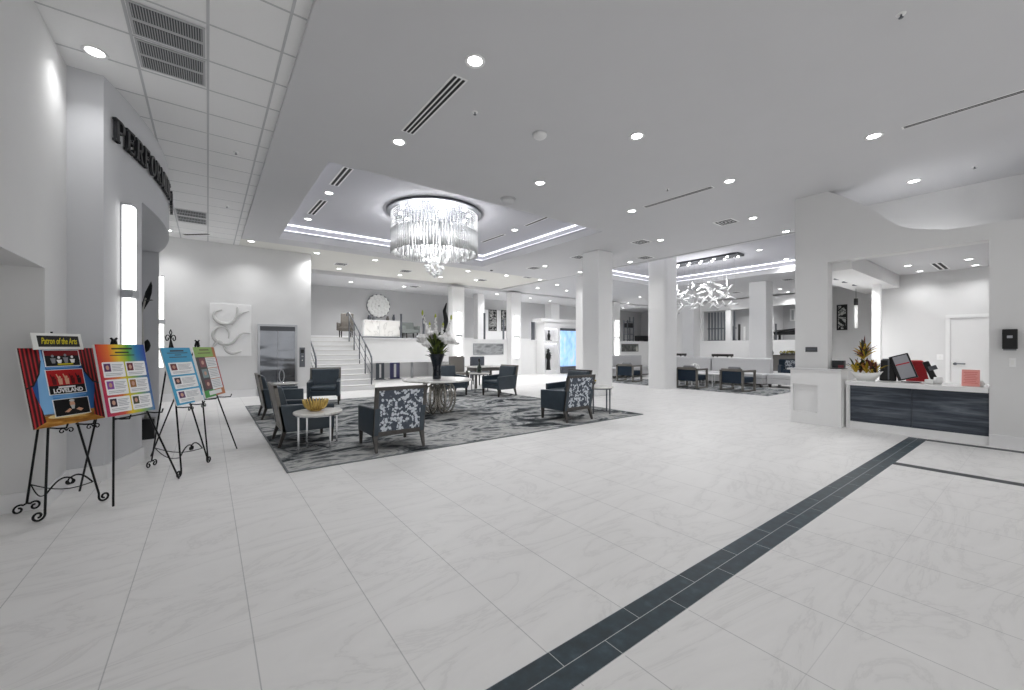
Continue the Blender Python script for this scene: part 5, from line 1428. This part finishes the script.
MB().box((-.03, -.03, .02), (.03, .03, .9)).build('post', GUN, t_); MB().box((-.09, -.09, 0), (.09, .09, .02)).build('foot_plate', GUN, t_)
framed('white framed picture in the far upper room by the wing wall', onx(790, 309, 26.99), onx(795.5, 321, 26.99), mat('pale_print', '#b5b7b8', .6), 'white_framed_picture', WHITE, 'x', fw=.08)
# ================================================================= RECEPTION
rd = thing('reception_desk', 'reception counter with dark grained front panels and a white top', 'reception desk', (8.85, 1.34, 0))
def L(x): return x - 8.85
def Yl(y): return y - 1.34
MB().box((L(8.82), Yl(.535), .745), (L(9.6), Yl(2.145), .82)).build('counter_top', mat('counter_white', '#ececec', .25), rd, bevel=.006)
MB().box((L(8.93), Yl(1.33), .12), (L(8.97), Yl(2.10), .745)).build('front_panel', LAMIN, rd)
pn = MB().box((L(8.925), Yl(.535), .12), (L(8.97), Yl(1.325), .745)).build('front_panel', LAMIN, rd)
MB().box((L(8.88), Yl(2.10), 0), (L(9.6), Yl(2.145), .745)).build('end_panel', WHITE, rd)
MB().box((L(8.90), Yl(.535), 0), (L(9.5), Yl(2.10), .12)).build('plinth', WHITE, rd)
MB().box((L(8.97), Yl(.535), .12), (L(9.0), Yl(2.10), .745)).build('carcass', WHITE, rd)
TOPZ = .821
def onc(px, X): x, y, v = ray(px, 380); return (X, y / x * X, TOPZ)
# croton plants
def croton(b, c, n, r, h, seed):
    rnd = random.Random(seed)
    for k in range(n):
        a = rnd.random() * 2 * PI; f = rnd.uniform(.35, 1); z0 = rnd.uniform(0, h * .35)
        p = (c[0], c[1], c[2] + z0); q = (c[0] + r * f * math.cos(a), c[1] + r * f * math.sin(a), c[2] + z0 + h * rnd.uniform(.25, .75) * (1.3 - f * .5))
        b.cur = rnd.choice((0, 0, 1, 2, 3, 4)); b.leaf(p, q, rnd.uniform(.014, .024), (0, 0, .03))
CRO = [mat('croton_yellow', '#b79a22', .5, var=.3, scale=30), mat('croton_green', '#3d4a24', .5, var=.3, scale=30), mat('croton_red', '#5c2a24', .5, var=.3, scale=30), mat('croton_orange', '#a06a28', .5, var=.3, scale=30), mat('croton_dark', '#2a2a20', .5)]
bp_ = thing('boat_planter', 'white boat shaped planter of yellow leaves on the reception counter', 'potted plant', onc(866, 9.18))
b = MB(); N = 24; prof_ = []
for lvl, (sx, sy, z) in enumerate(((.07, .12, 0), (.09, .19, .07), (.10, .23, .13), (.085, .21, .13), (.06, .12, .05))):
    prof_.append([(sx * math.cos(2 * PI * k / N), sy * math.sin(2 * PI * k / N), z + (.035 * abs(math.sin(2 * PI * k / N)) ** 3 if lvl in (1, 2, 3) else 0)) for k in range(N)])
b.add([p for r in prof_ for p in r], [(i * N + k, i * N + (k + 1) % N, (i + 1) * N + (k + 1) % N, (i + 1) * N + k) for i in range(4) for k in range(N)] + [tuple(range(N - 1, -1, -1)), tuple(4 * N + k for k in range(N))])
b.build('planter', CERAM, bp_, True)
b = MB()
for i, (x, y) in enumerate(((0, 0), (.02, .08), (-.02, -.08), (0, .14), (0, -.13))): croton(b, (x, y, .09), 22, .18, .30, i)
b.build('foliage', CRO, bp_)
tp = thing('vase_plant', 'dark leafed croton in a white vase behind the boat planter', 'potted plant', (9.42, 2.02, TOPZ))
MB().lathe([(.001, 0), (.05, 0), (.075, .1), (.05, .25), (.04, .30), (.06, .36), (.05, .36), (.001, .25)], 18).build('vase', CERAM, tp, True)
b = MB(); croton(b, (0, 0, .34), 30, .22, .32, 9); croton(b, (0, 0, .34), 16, .08, .5, 10)
b.build('foliage', CRO, tp)
x, y, z = onc(888, 9.46)
t_ = thing('desktop_printer', 'black upright device beside the planter on the counter', 'printer', (x, y, z), .15)
MB().hexa([(-.12, -.11, 0), (.12, -.11, 0), (.12, .11, 0), (-.12, .11, 0)], [(-.10, -.09, .36), (.10, -.09, .36), (.10, .09, .36), (-.10, .09, .36)]).build('body', BLACKP, t_, bevel=.015)
MB().box((-.122, -.02, .02), (-.105, .0, .35)).build('seam', GUN, t_); MB().box((-.08, -.07, .36), (.08, .07, .375)).build('top_tray', GUN, t_)
x, y, z = onc(911, 9.22)
mo = thing('monitor', 'black framed screen leaning on the reception counter', 'monitor', (x, y, z), 0)
t_ = mo
MB().box((-.08, -.11, 0), (.08, .11, .012)).build('foot', BLACKP, t_)
def tilt(b):                     # rolled to the side and tipped back
    b.M = Matrix.Translation((.02, .03, .05)) @ Matrix.Rotation(math.radians(-19), 4, 'X') @ Matrix.Rotation(math.radians(8), 4, 'Y')
    return b
tilt(MB()).box((-.012, -.12, .0), (.012, .13, .42)).build('bezel', BLACKP, t_, bevel=.004)
tilt(MB()).box((-.0145, -.10, .02), (-.012, .085, .40)).build('screen', mat('glossy_grey_screen', '#a2a3a8', .12), t_)
tilt(MB()).box((-.0155, -.095, .25), (-.0146, .08, .27)).build('red_reflection', mat('screen_reflection_red', '#b3222b', .4), t_)  # red reflection in the glass, put in as a coloured strip
RDC = mat('red_upholstery', '#a3141f', .55, var=.1, scale=30)
x, y, z = onc(923.5, 10.1)
t_ = thing('red_office_chair', 'red office chair behind the reception counter', 'office chair', (x, y, 0), PI / 2 + .5)
MB().box((-.22, -.22, .42), (.22, .24, .50)).build('seat', RDC, t_, bevel=.03, seg=3)
MB().hexa([(-.20, -.22, .52), (.20, -.22, .52), (.20, -.14, .52), (-.20, -.14, .52)], [(-.10, -.30, 1.16), (.10, -.30, 1.16), (.10, -.22, 1.16), (-.10, -.22, 1.16)]).build('backrest', RDC, t_, bevel=.04, seg=3)
MB().cyl((0, 0, .08), (0, 0, .42), .03).build('gas_column', GUN, t_, True)
for k in range(5):
    a = 2 * PI * k / 5; lg = MB().cyl((0, 0, .10), (.28 * math.cos(a), .28 * math.sin(a), .06), .022, .014).build('base_arm', BLACKP, t_, True)
    MB().ball((.28 * math.cos(a), .28 * math.sin(a), .03), .03).build('caster', BLACKP, lg, True)
x, y, z = onc(936, 9.5)
t_ = thing('desk_phone', 'black angled phone handset stand on the counter', 'phone', (x, y, z))
MB().box((-.06, -.06, 0), (.06, .06, .05)).build('base', BLACKP, t_, bevel=.006)
b = MB(); b.M = Matrix.Rotation(math.radians(-20), 4, 'X'); b.box((-.02, -.04, .05), (.02, .04, .36)); b.build('handset', BLACKP, t_, bevel=.012)
b = MB(); b.M = Matrix.Rotation(math.radians(-20), 4, 'X'); b.box((-.035, -.10, .20), (-.02, .0, .27)); b.build('bracket', GUN, t_)
x, y, z = onc(934, 9.08)
t_ = thing('tape_roll', 'white tape dispenser shaped roll on the counter', 'desk item', (x, y, z))
MB().cyl((0, -.085, .055), (0, .0, .055), .055, n=20).build('roll', WHITEP, t_, True); MB().box((-.05, .0, 0), (.05, .10, .07)).build('base', CERAM, t_, bevel=.01)
x, y, z = onc(970.5, 9.0)
t_ = thing('pink_notice', 'pink paper notice standing at the right end of the counter', 'sign', (x, y, z))
PINK = mat('pink_paper', '#f2a7a0', .8)
b = MB(); b.M = Matrix.Rotation(math.radians(10), 4, 'Y'); b.box((-.003, -.09, 0), (.003, .09, .245)); b.build('sheet', PINK, t_)
b = MB(); b.M = Matrix.Rotation(math.radians(10), 4, 'Y')
for k in range(7): b.box((-.0042, -.07 + .01 * (k % 3), .20 - .026 * k), (-.0028, .07 - .014 * (k % 2), .207 - .026 * k))
b.build('printed_lines', mat('rose_ink', '#d9736e', .8), t_)
MB().hexa([(0, -.02, 0), (.09, -.02, 0), (.09, .02, 0), (0, .02, 0)], [(.036, -.02, .2), (.04, -.02, .2), (.04, .02, .2), (.036, .02, .2)]).build('easel_back', PINK, t_)
x, y, z = onc(981.5, 9.1)
t_ = thing('white_pot', 'tiny white pot behind the pink notice', 'desk item', (x, y, z))
MB().lathe([(.001, 0), (.02, 0), (.032, .03), (.026, .06), (.018, .07), (.001, .06)], 14).build('body', CERAM, t_, True); MB().ball((0, 0, .078), .01).build('knob', CERAM, t_, True)
# things on the pony wall
q = onx(834, 366, 8.95)
t_ = thing('black_tray', 'thin black tray on the pony wall cap', 'tray', (9.0, 2.30, 1.011))
MB().box((-.12, -.12, 0), (.12, .07, .012)).build('tray', BLACKP, t_, bevel=.003); MB().box((-.10, -.10, .012), (.10, .05, .016)).build('mat', GUN, t_)
t_ = thing('card_box', 'dark box with red front on the pony wall cap by the counter', 'box', (9.07, 2.17 + .14, 1.028))
MB().box((-.06, -.10, 0), (.06, .07, .13)).build('body', mat('charcoal_card', '#2b2f31', .5), t_, bevel=.003)
MB().box((-.063, -.10, .0), (-.06, -.02, .05)).build('red_label', mat('dull_red', '#7a3a40', .5), t_)
# pillar plaque, wall reader, switch
def onw(px, py): return onx(px, py, XR)
def wallbox(name, label, cat, px0, py0, px1, py1, d, m):
    a, c = onw(px0, py0), onw(px1, py1)
    t_ = thing(name, label, cat, (XR, (a.y + c.y) / 2, c.z)); w, h = a.y - c.y, a.z - c.z
    MB().box((-d, -w / 2, 0), (-.001, w / 2, h)).build('body', m, t_, bevel=min(.006, d * .3)); return t_, w, h
t_, w_, h_ = wallbox('wall_plaque', 'small grey plaque on the wing wall above the pony wall', 'sign', 805.5, 347, 817.5, 352, .012, mat('plaque_grey', '#55575b', .4))
MB().box((-.013, -w_ * .35, h_ * .35), (-.012, w_ * .35, h_ * .6)).build('engraving', GUN, t_)
t_, w_, h_ = wallbox('wall_reader', 'black wall mounted box right of the reception opening', 'dispenser', 1002.5, 329.5, 1018, 349, .10, BLACKP)
MB().box((-.103, -w_ * .18, h_ * .55), (-.10, w_ * .18, h_ * .68)).build('badge', mat('badge_grey', '#a9abb0', .4), t_)
MB().box((-.11, -w_ * .42, -.02), (-.01, w_ * .42, 0)).build('lower_lip', mat('smoky_lip', '#77797d', .3), t_)
t_, w_, h_ = wallbox('light_switch', 'white light switch plate under the black wall box', 'light switch', 1009, 358, 1016, 367, .008, WHITEP)
MB().box((-.014, -w_ * .2, h_ * .25), (-.008, w_ * .2, h_ * .75)).build('rocker', CERAM, t_)
# office door, wall plate
dr = thing('door_1', 'white office door on the back wall behind the counter', 'door', (XB, .93, 0)); dr['kind'] = 'structure'
del dr['label']; del dr['category']
MB().box((-.03, -.42, 0), (-.001, .38, 2.02)).build('door_leaf', WHITE, dr)
b = MB(); b.box((-.05, .38, 0), (-.001, .45, 2.02)); b.box((-.05, -.49, 0), (-.001, -.42, 2.02)); b.box((-.05, -.49, 2.02), (-.001, .45, 2.09)); b.build('door_frame', WHITE, dr)
hb = MB(); hb.cyl((-.05, .31, 1.04), (-.03, .31, 1.04), .03, n=14); hb.box((-.075, .16, 1.03), (-.06, .33, 1.055)); hb.cyl((-.075, .31, 1.042), (-.03, .31, 1.042), .01, n=8)
hb.build('door_handle', GUN, dr, True)
p = onx(940, 357, XB)
t_ = thing('wall_switch', 'small white wall plate left of the office door', 'light switch', (XB, p.y, p.z - .06))
MB().box((-.008, -.05, 0), (-.001, .05, .12)).build('plate', WHITEP, t_); MB().box((-.012, -.015, .035), (-.008, .015, .085)).build('rocker', CERAM, t_)
framed('black and white abstract picture behind the reception post', onx(837, 305, 13.89), onx(847.5, 330, 13.89), ABS.m, 'abstract_picture', BLACKP, 'x')
p = onx(856, 320, 12.4)
t_ = thing('pendant_lamp', 'slim pendant with a black cap behind the wing wall', 'pendant lamp', (12.4, p.y, 1.7))
MB().cyl((0, 0, .15), (0, 0, .70), .035, n=12).build('tube', CERAM, t_, True); MB().cyl((0, 0, .70), (0, 0, .86), .042, n=12).build('cap', BLACKP, t_, True); MB().cyl((0, 0, .86), (0, 0, 1.16), .004, n=6).build('cord', BLACKP, t_)
# ================================================================= LIGHT
w = bpy.data.worlds.new('world'); SC.world = w; w.use_nodes = True
bg = w.node_tree.nodes['Background']; bg.inputs[0].default_value = (1, .995, .985, 1); bg.inputs[1].default_value = .92
def area(loc, size, power, rot=(0, 0, 0), color=(1, 1, 1), sy=None, spread=None):
    l = bpy.data.lights.new('lamp', 'AREA'); l.size = size; l.energy = power; l.color = color
    if sy: l.shape = 'RECTANGLE'; l.size_y = sy
    if spread: l.spread = spread
    o = bpy.data.objects.new('lamp', l); COL.objects.link(o); o.location = loc; o.rotation_euler = rot
    return o
